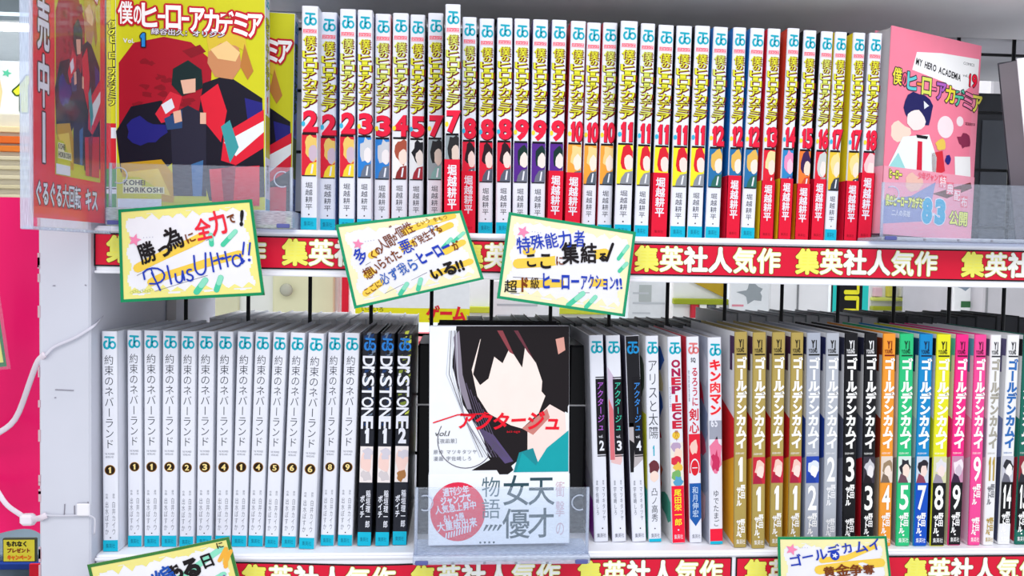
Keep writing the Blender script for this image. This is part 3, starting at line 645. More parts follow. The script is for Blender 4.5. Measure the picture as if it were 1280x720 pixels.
gk = [  # label, left,right top, ytop, left,right foot, yfoot, drawing args, base colour, front cover colours
    ('gold spined comic with white title and 1 set higher, leftmost of the gold four', 918.3, 935, 415.4, 917, 934, 685, (GOLD, '#FFFFFF', 1, '#FFFFFF', None, None, '#2A2412', .43, True), GOLD, ('#E02830', '#F0B030', '#4A2A50')),
    ('gold spined comic with red picture and 1, second of the gold four', 941, 958.5, 416, 939.3, 957, 686, (GOLD, '#FFFFFF', 1, '#FFFFFF', None, OP, '#2A2412'), GOLD, ('#E02830', '#F0B030', '#4A2A50')),
    ('gold spined comic with red picture and 1, third of the gold four', 965.3, 982.5, 417, 961.5, 979, 684, (GOLD, '#FFFFFF', 1, '#FFFFFF', None, OP, '#2A2412'), GOLD, ('#E02830', '#F0B030', '#4A2A50')),
    ('gold spined comic with red picture and 1, rightmost of the gold four', 989, 1005.5, 417, 984, 1002, 684, (GOLD, '#FFFFFF', 1, '#FFFFFF', None, OP, '#2A2412'), GOLD, ('#E02830', '#F0B030', '#4A2A50')),
    ('silver grey comic with blue picture and white 2', 1008.5, 1027, 419, 1005, 1024, 684, ('#A9AFBE', '#F2F4F8', 2, '#FFFFFF', None, ('#2848B0', '#DCE4F4', '#F4F4F8', '#2040A0')), '#A9AFBE', ('#3050B8', '#90A0C8', '#2A3060')),
    ('silver grey comic with raised white 2 and repeated author name', 1033, 1050.5, 414, 1028, 1046, 684, ('#B2B7C2', '#F4F4F8', 2, '#F4F4F8', None, None, '#1A1A1A', .43, True), '#B2B7C2', ('#2848A8', '#A0A8C0', '#2A3060')),
    ('black comic with white title and raised 3, left one of the black pair', 1056, 1074, 415, 1052.5, 1070, 684, ('#15151A', '#FFFFFF', 3, '#FFFFFF', None, None, '#E8E8EC', .43, True), '#15151A', ('#585C74', '#787C90', '#30324A')),
    ('black comic with grey picture above its white 3, right one of the black pair', 1081, 1098, 417, 1076, 1093, 684, ('#15151A', '#FFFFFF', 3, '#FFFFFF', None, ('#3A3440', '#C8C8D0', '#E8E4E8', '#201820'), '#E8E8EC'), '#15151A', ('#707488', '#D02030', '#30324A')),
    ('orange comic with white number 4', 1104, 1121, 417.5, 1097, 1115, 683, ('#F09A34', '#FFFFFF', 4, '#FFFFFF', None, ('#E4D4C8', '#9C8468', '#F0E0D4', '#7C6858'), '#7A1A10'), '#F09A34', ('#A83828', '#D8C0A8', '#8A3A20')),
    ('green comic with white number 5', 1124, 1144.5, 417.5, 1119.3, 1138, 683, ('#2CC07C', '#FFFFFF', 5, '#FFFFFF', None, ('#D8E4E0', '#2A2A34', '#F2DCD0', '#6A4A58'), '#144A30'), '#2CC07C', ('#D8DCE0', '#9098A0', '#2A6048')),
    ('blue comic with white number 7', 1149.5, 1168, 418, 1141, 1159, 683, ('#1488C8', '#FFFFFF', 7, '#FFFFFF', '#1450C0', ('#C8D4E4', '#2A2630', '#F0D8D0', '#8A4058'), '#14284A', 1), '#1488C8', ('#C0CCE0', '#8894B0', '#204878')),
    ('yellow topped black footed comic with white 8', 1171, 1190.5, 417.5, 1162, 1181, 683, ('#E6E428', '#FFFFFF', 8, '#FFFFFF', '#141418', ('#D8D8B0', '#E0DCE4', '#F0DCD8', '#9A90A0'), '#2A2A10', 1), '#E6E428', ('#E6E428', '#202028', '#202028')),
    ('pink topped black footed comic with white 9, left of the pink pair', 1195.5, 1212.5, 417.5, 1183.5, 1202, 682, ('#F02C88', '#FFFFFF', 9, '#FFFFFF', '#141418', ('#C890B0', '#F0E4EC', '#D0C0D0', '#3A2440'), '#5A0C34', .965), '#F02C88', ('#E83088', '#C8C8D8', '#58C0C8')),
    ('all pink comic with raised white 9, right of the pink pair', 1218, 1235.5, 417.5, 1210, 1226, 682, ('#F04C98', '#FFFFFF', 9, '#FFFFFF', None, ('#F0A8C8', '#F4D8E4', '#F8E8F0', '#E080B0'), '#5A0C34', .43, True), '#F04C98', ('#F0A0C4', '#D0D0DC', '#58C0C8')),
    ('white comic with grey title and gold 11', 1238.5, 1253, 418, 1228, 1243.5, 682, ('#F0F0F2', '#A8A498', 11, '#B89A40', None, ('#E8E4DC', '#5A4C34', '#D8C070', '#C8C0B8'), '#303038', .43, True, '#808088'), '#EDEDF0', ('#A8A8C0', '#D8D8E0', '#605880')),
    ('white comic with blue title and black lower part numbered 14', 1259.5, 1276, 417.5, 1246, 1264.5, 681, ('#F0F0F4', '#2C6CB8', 14, '#FFFFFF', '#141418', ('#C8C8D4', '#303038', '#F4F0F0', '#6A6A78'), '#303038', .90), '#EDEDF0', ('#8088B0', '#484C68', '#605880')),
    ('dark green comic cut by the right edge of the photo', 1280, 1296, 417.5, 1268, 1284, 681, ('#1C6A5C', '#E8E8E8', 15, '#FFFFFF', '#141418', ('#8A2838', '#E0D0C8', '#F0E0D8', '#303038'), '#101010', .93), '#1C6A5C', ('#2A8070', '#A02838', '#202028'))]
for (l, a, b_, yt, c, d_, yb, args, base, fc) in gk:
    wp = min(b_ - a, d_ - c) - .5
    spine_book(l, (a + b_) / 2, yt, (c + d_) / 2, wp, .182, .126, Z2, gk_spine(*args), M(base), M('#E8E8EC', .3), 'block titled comics at the right of the lower shelf', None, yb, art=gk_art(*fc))

# ------------------------------------------------------------------ face-out comics
def face_book(label, loc, rot, w, h, t, draw, base, spfn=None, band=None, group=None, backs=1):
    ro = thing('comic_book', label, 'book', loc, rot, group)
    b = MB(); b.box(-w / 2, w / 2, 0, .0006, 0, h, base); S = Sheet(b, lambda u, v: (u, 0, v), (0, -1, 0)); draw(S, w, h); b.build('front_cover', ro)
    b = MB(); b.box(w / 2 - .0006, w / 2, .0006, t, 0, h, base)
    if spfn: S = Sheet(b, lambda u, v: (w / 2, t / 2 + u, v), (1, 0, 0)); spfn(S, t, h)
    b.build('spine', ro)
    b = MB(); b.box(-w / 2, w / 2, t, t + .0006, 0, h, base); b.build('back_cover', ro)
    b = MB(); b.box(-w / 2 + .001, w / 2 - .0012, .0008, t - .0002, .001, h - .0015, M('#B4B0B4', .9, 'paper')); b.build('pages', ro)
    if band:
        hb, bc, fn = band; q = .0005
        b = MB(); b.box(-w / 2 - q, w / 2 + q, -q, 0, .0005, hb, bc); b.box(w / 2, w / 2 + q, -q, t, .0005, hb, bc); b.box(-w / 2 - q, -w / 2, -q, t, .0005, hb, bc)
        S = Sheet(b, lambda u, v: (u, -q, v), (0, -1, 0)); fn(S, w, hb); b.build('paper_band', ro)
    return ro
def title_line(S, st, x0, v0, w, h, m, out, r, slope, L, grow=0, off=.03, cols=None):
    x = x0
    for i, ch in enumerate(st):
        cw = w * (1 + grow * i) * (.62 if ch in 'のー' else 1); vv = v0 + slope * (x - x0)
        S.outl(ch, x, vv, cw, h, out, r, L, off, 10, bbox=ch not in 'のー'); S.glyph(ch, x, vv, cw, h, cols[i % len(cols)] if cols else m, L + 1, off, 0, ch not in 'のー'); x += cw * 1.04
def cover_one(S, w, h, small=False):
    x = w / 2; Y = M('#CDCB20'); DR = M('#A81028'); B = M('#141022'); BL = M('#22207A'); Rd = M('#DC1C34')
    S.rect(-x + .0003, x - .0003, .0003, h - .0003, Y, 1)
    U = lambda a: -x + a * w
    V = lambda c: h * (1 - c)
    P = lambda pts, m, L: S.poly([(U(a), V(c)) for a, c in pts], m, L)
    P([(.02, .36), (.12, .27), (.32, .24), (.50, .26), (.64, .34), (.62, .62), (.40, .74), (.02, .66)], DR, 2)
    for k in range(14):
        R = random.Random(k); S.blob(U(R.uniform(.08, .55)), V(R.uniform(.32, .58)), w * .04, h * .012, M('#8A0C20'), 2.2 + k * .02, k, .5, 9)
    P([(.0, .66), (.10, .55), (.30, .52), (.42, .60), (.40, .78), (.25, .86), (.03, .84)], B, 3)
    S.blob(U(.19), V(.66), w * .12, h * .06, BL, 4, 2, .3)
    P([(.03, .80), (.30, .78), (.40, .86), (.38, .97), (.20, .96), (.05, .90)], M('#C99A20'), 4); P([(.05, .84), (.28, .82), (.36, .94), (.2, .92)], M('#EACB54'), 5)
    P([(.58, .44), (.74, .40), (.98, .50), (.995, .94), (.62, .96), (.52, .70)], B, 3)
    P([(.86, .50), (.98, .52), (.98, .62), (.88, .60)], BL, 4)
    P([(.56, .50), (.68, .44), (.74, .56), (.70, .70), (.60, .62)], Rd, 5)
    P([(.72, .66), (.99, .55), (.99, .72), (.80, .80), (.70, .78)], Rd, 6); P([(.72, .70), (.99, .60), (.99, .65), (.80, .76)], M('#E8ECF0'), 7); P([(.70, .63), (.76, .60), (.82, .72), (.76, .79)], M('#3C9AA0'), 8)
    P([(.26, .58), (.36, .48), (.44, .50), (.40, .60), (.30, .62)], M('#D8283C'), 5); P([(.30, .54), (.37, .51), (.39, .55), (.33, .58)], WHITE, 6)
    P([(.36, .58), (.48, .54), (.60, .58), (.60, .94), (.38, .94)], M('#262438'), 7); P([(.50, .80), (.58, .78), (.57, .94), (.51, .94)], M('#3C6CA0'), 8)
    P([(.32, .60), (.44, .56), (.44, .64), (.34, .65)], M('#2A4878'), 8)
    P([(.62, .82), (.96, .80), (.96, .98), (.64, .98)], M('#D8243C'), 8); P([(.70, .82), (.80, .80), (.78, .98), (.72, .98)], M('#8E1230'), 9)
    P([(.62, .27), (.70, .24), (.82, .27), (.84, .36), (.78, .42), (.66, .41), (.61, .35)], M('#C98A5E'), 6); P([(.63, .29), (.74, .25), (.83, .30), (.80, .34), (.68, .33)], M('#EFC98C'), 7)
    P([(.60, .22), (.72, .17), (.86, .20), (.88, .30), (.80, .27), (.70, .26), (.62, .30)], M('#D8BC38'), 6.5); P([(.86, .26), (.92, .38), (.88, .42), (.83, .36)], M('#B87838'), 6.6)
    P([(.38, .38), (.48, .34), (.57, .38), (.58, .46), (.44, .50), (.37, .45)], M('#12282A'), 8); P([(.43, .43), (.53, .42), (.53, .48), (.45, .49)], M('#E6B49C'), 9); P([(.38, .57), (.43, .56), (.44, .61), (.39, .62)], M('#E6B49C'), 9); P([(.56, .57), (.60, .57), (.60, .62), (.56, .62)], M('#E6B49C'), 9); P([(.44, .30), (.56, .27), (.60, .30), (.50, .33)], M('#8A0C20'), 3)
    title_line(S, '僕のヒーローアカデミア', U(.02), V(.190), w * .094, h * .098, M('#FAFAFC'), M('#C0142A'), .0016, -.07, 10, 0, .03)
    S.htext('緑谷出久：オリジン', U(.235), V(.232), w * .055, h * .028, WHITE, 13, .02, ang=-.02, outline=[(M('#5A2A50'), .0004)])
    S.htext('Vol.', U(.05), V(.275), w * .045, h * .026, WHITE, 12, .03); S.outl('1', U(.16), V(.285), w * .045, h * .055, INK, .0008, 11, .05, bbox=True); S.glyph('1', U(.16), V(.285), w * .045, h * .055, M('#2888D8'), 12, .05, 0, True)
    P([(.02, .86), (.16, .86), (.30, .92), (.30, .955), (.02, .955)], Y, 10); S.rect(-x + .001, U(.30), V(.995), V(.955), WHITE, 10); S.rect(U(.045), U(.17), V(.902), V(.870), M('#EDE8C0'), 11); S.rect(U(.045), U(.32), V(.932), V(.902), M('#EDE8C0'), 11)
    S.htext('KOHEI', U(.05), V(.898), w * .050, h * .030, INK, 12, .03); S.htext('HORIKOSHI', U(.05), V(.930), w * .050, h * .030, INK, 12, .03)
def spine_one(S, t, h):
    fr = lambda a: h * (1 - a)
    logo(S, 0, fr(.085), t * .7, h * .055, TEAL, 2)
    S.vtext('僕のヒーローアカデミア', 0, fr(.13), t * .8, h * .030, M('#DDE02C'), 3, .03, outline=[(INK, .0005)])
    S.glyph('1', -t * .15, fr(.555), t * .3, h * .07, RED, 3, .05, 0, True)
    S.rect(-t / 2, t / 2, fr(.76), fr(.57), M('#C8C030'), 1); S.vtext('堀越耕平', 0, fr(.79), t * .45, h * .032, INK, 2); S.rect(-t / 2, t / 2, 0, fr(.946), CYAN, 2)
# front copy: edges at px 145 and 328
yA = -.015
pL, pR = at(149, 255, yA), at(329, 255, yA); zt = .0140
face_book('yellow comic numbered 1 shown face-out at the upper left, front copy', ((pL.x + pR.x) / 2, yA, zt), (-.02, -.012, .03), .113, .1765, .0165, cover_one, WHITE, spine_one, None, 'yellow face-out comics')
yB = .0
pR2 = at(360, 255, yB)
face_book('yellow comic numbered 1, rear copy peeping out behind the front one', (pR2.x - .0565, yB + .012, .0015), (0, .01, .03), .113, .1765, .0165, cover_one, WHITE, spine_one, None, 'yellow face-out comics')
# spine-out copy beside the side panel
def spine_left(S, w, h):
    fr = lambda a: h * (1 - a); x = w / 2 - .0006
    S.rect(-x, x, 0, h - .0005, M('#D6D224'), 1)
    S.vtext('僕のヒーローアカデミア', 0, fr(.10), w * .8, h * .034, M('#E8E83A'), 3, .03, outline=[(INK, .0006)])
    S.rect(-x, x, fr(.75), fr(.55), M('#D82030'), 2); S.vtext('1', 0, fr(.56), w * .5, h * .06, WHITE, 3, .05)
    S.rect(-x, x, .0004, fr(.75), M('#4A9A58'), 2); S.rect(-x, x, fr(.86), fr(.83), WHITE, 3); S.rect(-x, x, fr(.84), fr(.835), INK, 4)
pS = at(137, 262, -.02)
bk = thing('comic_book', 'narrow yellow spine with black lettering tucked against the side panel', 'book', (pS.x, -.012, .0005), (0, 0, 0))
b = MB(); spine_prism(b, .0125, .1765, M('#D6D224')); spine_left(Sheet(b, lambda u, v: (u, 0, v), (0, -1, 0)), .0125, .1765); b.build('spine', bk)
b = MB(); b.box(-.00625, -.0056, .0014, .113, 0, .1765, WHITE); b.build('front_cover', bk)
b = MB(); b.box(.0056, .00625, .0014, .113, 0, .1765, WHITE); b.build('back_cover', bk)
b = MB(); pages_box(b, .0125, .1765, .113); b.build('pages', bk)

# pink comic at the right
def cover_pink(S, w, h):
    x = w / 2; U = lambda a: -x + a * w; V = lambda c: h * (1 - c); P = lambda pts, m, L: S.poly([(U(a), V(c)) for a, c in pts], m, L)
    S.rect(-x, x, .0003, h - .0003, M('#F2829C'), 1)
    S.rect(U(.0), U(.0), V(1), V(0), M('#F2829C'), 1)
    P([(.24, .19), (.28, .10), (.55, .08), (.98, .07), (.98, .18), (.80, .26), (.60, .22)], M('#F2F2F4'), 2)
    S.htext('MY HERO ACADEMIA', U(.27), V(.165), w * .050, h * .045, INK, 3, .03, ang=-.12); S.htext('COMICS', U(.80), V(.115), w * .035, h * .02, M('#505058'), 3)
    S.htext('vol.', U(.80), V(.175), w * .04, h * .02, INK, 3); S.outl('1', U(.87), V(.215), w * .03, h * .06, INK, .0006, 3, .04, bbox=True); S.glyph('1', U(.87), V(.215), w * .03, h * .06, RED, 4, .04, 0, True)
    S.outl('9', U(.915), V(.215), w * .05, h * .06, INK, .0006, 3, .04, bbox=True); S.glyph('9', U(.915), V(.215), w * .05, h * .06, RED, 4, .04, 0, True)
    cols = [M(c) for c in ('#EFE640', '#F06080', '#60C8D0', '#F09040', '#D8E060', '#F070A0', '#B060C0', '#E8D840', '#58C0A0', '#F080A8', '#E8E060')]
    title_line(S, '僕のヒーローアカデミア', U(.04), V(.275), w * .092, h * .08, None, M('#3A2A3C'), .0009, -.11, 5, .012, .03, cols)
    S.disc(U(.64), V(.44), w * .09, M('#F6E4EA'), 2, h * .055); S.disc(U(.80), V(.40), w * .04, M('#F6E4EA'), 2, h * .025); S.htext('堀越耕平', U(.86), V(.415), w * .03, h * .018, INK, 3)
    S.blob(U(.15), V(.50), w * .10, h * .05, M('#F4D8C8'), 2, 2)
    S.blob(U(.33), V(.38), w * .16, h * .085, M('#1E1C5C'), 6, 21, .14, 16); S.poly([(U(.38), V(.33)), (U(.44), V(.35)), (U(.39), V(.37))], WHITE, 8); S.blob(U(.31), V(.43), w * .10, h * .05, M('#F6E6E4'), 7, 22, .06, 14)
    P([(.18, .52), (.46, .49), (.56, .60), (.56, .78), (.04, .80), (.02, .70)], M('#EEF2F4'), 6); P([(.02, .70), (.14, .60), (.28, .72), (.30, .86), (.0, .84)], M('#9CD8D8'), 7); P([(.34, .53), (.39, .53), (.42, .86), (.35, .86)], M('#D81C3C'), 8)
    P([(.32, .50), (.45, .50), (.44, .515), (.33, .515)], INK, 8)
    S.blob(U(.60), V(.53), w * .06, h * .03, M('#ECC858'), 6, 31); P([(.50, .58), (.62, .56), (.66, .66), (.52, .70)], M('#D82C3C'), 6); S.blob(U(.69), V(.60), w * .035, h * .022, M('#2A247A'), 7, 32)
    S.blob(U(.86), V(.50), w * .07, h * .035, M('#8A3050'), 6, 34, .4); P([(.76, .58), (.94, .57), (.96, .68), (.78, .69)], M('#F2F0F0'), 6); P([(.78, .69), (.95, .68), (.97, .74), (.78, .75)], M('#1E7A68'), 7)
    P([(.10, .86), (.96, .70), (.98, .73), (.50, .84), (.12, .90)], M('#6A3A34'), 9)
    P([(0, .86), (.22, .84), (.20, .92), (0, .95)], M('#D0143C'), 9)
    S.rect(U(.93), U(1), V(.99), V(.20), M('#F08CA4'), 1.5)
def band_pink(S, w, hb):
    x = w / 2; U = lambda a: -x + a * w; V = lambda c: c * hb
    S.poly([(U(0), V(.0)), (U(1), V(0)), (U(1), V(.55)), (U(0), V(.8))], M('#F0A0B4'), 1)
    S.poly([(U(.0), V(.15)), (U(.5), V(.25)), (U(.56), V(.85)), (U(.3), V(.6)), (U(.0), V(.5))], M('#8C94C0'), 2)
    S.blob(U(.32), V(.80), w * .09, hb * .14, M('#F0C0B0'), 3, 2)
    S.htext('僕のヒーローアカデミア', U(.03), V(.42), w * .040, hb * .17, M('#EDF06A'), 6, .05, outline=[(M('#4A5030'), .0005)])
    S.htext('ヒーロー', U(.05), V(.82), w * .035, hb * .15, M('#EDF06A'), 6, .05, outline=[(M('#4A5030'), .0005)])
    S.htext('二人の英雄', U(.10), V(.28), w * .04, hb * .10, WHITE, 6, .02)
    for ch, a in (('8', .44), ('3', .585)):
        S.outl(ch, U(a), V(.24), w * .085, hb * .33, WHITE, .0014, 5, .05, bbox=True); S.glyph(ch, U(a), V(.24), w * .085, hb * .33, M('#18A8D0'), 7, .07, 0, True)
    S.disc(U(.558), V(.36), w * .013, WHITE, 6)
    S.htext('公開', U(.73), V(.22), w * .11, hb * .23, M('#EDF06A'), 6, .05, outline=[(M('#5A6A30'), .0006)])
    for i, ch in enumerate('特典配布'): S.rect(U(.60 + .085 * i), U(.68 + .085 * i), V(.78 - .09 * i), V(.96 - .09 * i), M('#F07084'), 4); S.glyph(ch, U(.602 + .085 * i), V(.78 - .09 * i), w * .076, hb * .17, M('#FBE8EC'), 5, .02)
    S.htext('少年ジャンプ', U(.36), V(.86), w * .045, hb * .12, M('#F26880'), 5, .03)
thp = math.radians(20); yP = .0
pP = at(1100, 285, yP)
face_book('pink comic numbered 19 shown face-out and turned right, with film band', (pP.x + .0565 * math.cos(thp), yP + .0565 * math.sin(thp), .0052), (0, .03, thp), .113, .1765, .0165, cover_pink, M('#F08CA4'), None, (.058, M('#EFA0B4', .35), band_pink))

# grey-edged comic leaning at the right frame edge
pg = at(1283, 292, .02); hg = .1765
bk = thing('comic_book', 'white covered comic leaning at the right edge, grey page edge showing', 'book', (pg.x + .052, .028, .0135), (0, -.21, math.radians(20)))
b = MB(); b.box(-.0565, .0565, 0, .0006, 0, .16, M('#F2F2F6')); b.build('front_cover', bk)
b = MB(); b.box(-.0565, .0565, .017, .0176, 0, .16, M('#404048')); b.build('back_cover', bk)
b = MB(); b.box(-.0560, .055, .0008, .0168, .001, .1585, M('#8C8A90', .9, 'pages')); b.build('pages', bk)
b = MB(); b.box(.0560, .0565, .0006, .017, 0, .16, WHITE); b.build('spine', bk)

# black-haired heroine cover stands in as plain colour shapes
def cover_act(S, w, h):
    x = w / 2; U = lambda a: -x + a * w; V = lambda c: h * (1 - c); P = lambda pts, m, L: S.poly([(U(a), V(c)) for a, c in pts], m, L)
    K = M('#1A1418', .35); S.rect(-x + .0003, x - .0003, .0003, h - .0003, M('#EDF0F6', .3), 1)
    P([(.19, 0), (.999, 0), (.999, .36), (.90, .48), (.80, .50), (.70, .58), (.55, .66), (.30, .66), (.52, .58), (.38, .50), (.24, .36), (.16, .18)], K, 2)
    P([(.38, .50), (.50, .54), (.60, .66), (.52, .70), (.42, .60)], K, 2.3)
    P([(.30, .20), (.36, .06), (.60, .03), (.80, .16), (.84, .30), (.78, .40), (.66, .47), (.58, .455), (.42, .40), (.34, .32)], M('#F6E4DE'), 3)
    P([(.31, .22), (.38, .01), (.80, .01), (.90, .24), (.83, .30), (.76, .17), (.68, .10), (.66, .19), (.57, .10), (.52, .17), (.46, .14), (.42, .24), (.36, .27)], K, 4); P([(.48, .02), (.52, .02), (.60, .13), (.57, .12)], M('#8A4048'), 4.3); P([(.60, .02), (.63, .02), (.74, .15), (.70, .12)], M('#6A3440'), 4.3)
    P([(.82, .10), (.99, .04), (.99, .40), (.88, .36), (.80, .30)], K, 4.5)
    P([(.90, .06), (.96, .05), (.97, .11), (.92, .13)], M('#D89C90'), 5)
    P([(.70, .46), (.86, .36), (.97, .40), (.98, .50), (.88, .58), (.76, .66), (.70, .60)], M('#F4DCD6'), 3.5); P([(.66, .47), (.84, .38), (.86, .42), (.74, .50)], M('#C88078'), 4)
    P([(.84, .56), (.995, .48), (.995, .67), (.62, .67), (.66, .58), (.76, .64)], M('#12A0A8'), 6); P([(.64, .58), (.74, .56), (.80, .67), (.60, .67)], M('#1A8A94'), 5.6)
    for k in range(5): S.stroke([(U(.19 - k * .012), V(.02)), (U(.20 - k * .02), V(.22)), (U(.25), V(.42)), (U(.36 + k * .02), V(.60))], .0005, M('#585464' if k % 2 else '#C8CCD8'), 7, False)
    for k in range(7): S.stroke([(U(.20 + .03 * k), V(.20 + .03 * k)), (U(.30 + .03 * k), V(.42 + .02 * k)), (U(.44 + .02 * k), V(.60))], .0006, M('#5A5068'), 5.2, False)
    P([(.17, .05), (.21, .02), (.235, .22), (.30, .38), (.27, .38), (.20, .26)], M('#8C8494'), 6.5)
    P([(.34, .46), (.46, .50), (.60, .62), (.54, .63), (.42, .54)], M('#5A4C78'), 2.6)
    S.ring(U(.26), V(.52), w * .20, .0006, M('#585464'), 6, 150, 350)
    R_ = M('#E8142C')
    S.htext('アクタージュ', U(.20), V(.470), w * .124, h * .085, R_, 9, .03, ang=-.03, jit=.25, shear=.12); S.stroke([(U(.03), V(.44)), (U(.20), V(.405)), (U(.42), V(.40))], .0010, R_, 9)
    S.htext('act-age', U(.55), V(.49), w * .03, h * .016, R_, 9)
    S.htext('vol.1', U(.04), V(.505), w * .062, h * .034, M('#44444C'), 8, .0, shear=.3)
    S.htext('［夜凪景］', U(.04), V(.535), w * .036, h * .022, GREYT, 8)
    S.htext('原作 マツキタツヤ', U(.03), V(.585), w * .034, h * .022, GREYT, 8, gap=w * .003); S.htext('漫画 宇佐崎しろ', U(.03), V(.615), w * .034, h * .022, GREYT, 8, gap=w * .003)
def band_act(S, w, hb):
    x = w / 2; U = lambda a: -x + a * w; V = lambda c: hb * (1 - c); G = M('#34505A'); G2 = M('#5C747E')
    S.vtext('衝撃の', U(.935), V(.10), w * .07, hb * .24, M('#D8B8C4'), 2, 0, hb * .04)
    S.vtext('天才', U(.80), V(.0), w * .20, hb * .46, G, 2, .008, hb * .01)
    S.vtext('女優', U(.62), V(.0), w * .20, hb * .46, G, 2, .008, hb * .01)
    S.vtext('物語', U(.44), V(.02), w * .14, hb * .31, G2, 2, .0)
    for k in range(4): S.poly([(U(.385 + k * .032), V(.80)), (U(.395 + k * .032), V(.80)), (U(.425 + k * .032), V(.72)), (U(.405 + k * .032), V(.71))], G, 2); S.disc(U(.365 + k * .032), V(.965), w * .008, G, 2, n=8)
    c, d = U(.205), V(.52); S.disc(c, d, w * .195, M('#E83050', .3), 2, hb * .42, 36)
    for i, (s, k) in enumerate((('週刊少年', .9), ('ジャンプで', .85), ('人気急上昇中', .95), ('＆1・2巻', .8), ('大重版出来', 1.1))):
        cw = w * .052 * k; S.htext(s, c - cw * len(s) / 2 - w * .01 + (.01 * w if i > 2 else 0), d + hb * (.21 - i * .125), cw, hb * .125 * (1 if i != 4 else 1.15), WHITE, 3, .045, ang=.13)
    for k in range(10): S.stroke([(c - w * .085 + k * w * .019, d - hb * .385 + k * .0006), (c - w * .080 + k * w * .019, d - hb * .30 + k * .0006)], .0011, WHITE, 3, False)
yC = -.012
cL, cR = at(538, 672, yC - .008), at(709, 672, yC - .008)
face_book('face-out comic with white band and red disc on the lower shelf', ((cL.x + cR.x) / 2, yC - .010, Z2 + .0090), (-.045, -.012, 0), .1135, .1765, .0165, cover_act, WHITE, None, (.0565, M('#F4F6FA', .3), band_act))
# dark copies stacked behind it
for k in range(4):
    bx = (cL.x + cR.x) / 2 + .001 * k
    t = thing('comic_book', ['dark backed copy directly behind the face-out comic', 'second dark copy behind the face-out comic', 'third dark copy behind the face-out comic', 'rearmost dark copy, its greenish top edge showing'][k], 'book', (bx + .0, .018 + k * .0225, Z2 + .0005), (0, 0, 0), 'dark copies behind the face-out comic')
    hh = .1765 + .0012 * k
    b = MB(); b.box(-.0565, .0565, 0, .0006, 0, hh, M('#1C1A20', .35)); b.build('front_cover', t)
    b = MB(); b.box(-.0565, .0565, .0190, .0196, 0, hh, M('#1C1A20', .35)); b.build('back_cover', t)
    b = MB(); b.box(.0559, .0565, .0006, .0190, 0, hh, M('#24222A', .35)); b.build('spine', t)
    b = MB(); b.box(-.056, .0555, .0008, .0188, .001, hh - .0015, M('#4A554E', .9, 'paper')); b.build('pages', t)
# bookends: black metal dividers either side of the face-out comic
for px, l in ((531, 'black metal bookend left of the face-out comic'), (720, 'black metal bookend right of the face-out comic')):
    p = at(px, 640, .03); t = thing('bookend', l, 'bookend', (p.x, .035, Z2), (0, 0, 0), 'black bookends')
    b = MB(); b.cbox(-.008, .008, 0, .080, .0012, .165, M('#1B1B1F', .4, 'painted'), .002); b.build('upright_plate', t)
    b = MB(); b.cbox(-.009, .009, -.006, .085, .0004, .0014, M('#1B1B1F', .4, 'painted'), .0005); b.build('foot', t)
    b = MB(); b.tube([(-.009, -.0006, .112), (.009, -.0006, .112)], .0008, M('#C8C8CC', .3, 'metal')); b.build('wire_rib', t)

# ------------------------------------------------------------------ acrylic display stands
def stand(label, pl_, pr_, ptop, pbot, y, zs, depth=.045, ring_r=.012, left_arm=True, rot=0, base_h=.006):
    A, B = at(pl_, pbot, y), at(pr_, pbot, y); w = (B - A).length; cx = (A.x + B.x) / 2
    hh = at((pl_ + pr_) / 2, ptop, y).z - zs
    t = thing('display_stand', label, 'display stand', (cx, y, zs + .0002), (0, 0, rot), 'clear acrylic display stands')
    b = MB(); b.cbox(-w / 2, w / 2, -.0018, 0, base_h, hh, ACRYL, .0006); b.build('front_plate', t)
    b = MB(); b.cbox(-w / 2 - .001, w / 2 + .001, -.006, depth, 0, base_h, ACRYL_EDGE, .0008); b.build('base', t)
    for s in (-1, 1):     # curled side arms
        pts = [(s * (w / 2 - .008 + .006 * math.cos(a)), -.0024, hh * .80 + .006 * math.sin(a)) for a in [math.radians(q) for q in range(60, 301, 20)]]
        b = MB(); b.tube(pts, .0006, ACRYL_EDGE, 6); b.build('finger_curl', t, True)
        b = MB(); b.tube([(s * (w / 2 - .001), -.0012, base_h), (s * (w / 2 - .001), -.0012, hh * .5), (s * (w / 2 - .0012), -.0012, hh)], .0013, ACRYL_EDGE, 6); b.build('side_edge', t, True)
        b = MB(); b.cbox(s * (w / 2 - .006) - .005, s * (w / 2 - .006) + .005, -.0075, -.006, .0004, .0036, M('#5C62A0', .3, 'plastic'), .0005); b.build('clip', t)
    for k in range(4): xx = -w / 2 + w * (.22 + .18 * k); b = MB(); b.cbox(xx - .001, xx + .001, -.0066, -.0055, .0005, .0022, M('#8A8C98', .4, 'plastic'), .0003); b.build('peg', t)
    return t
stand('clear acrylic stand holding the face-out comic on the lower shelf', 518, 735, 609, 684, -.036, Z2, .034, base_h=.0065)
stand('clear acrylic stand in front of the yellow face-out comics', 137, 366, 207, 283, -.024, 0, .042, base_h=.0135)
stand('clear acrylic stand in front of the pink comic', 1099, 1330, 231, 297, -.030, 0, .045, base_h=.0030)

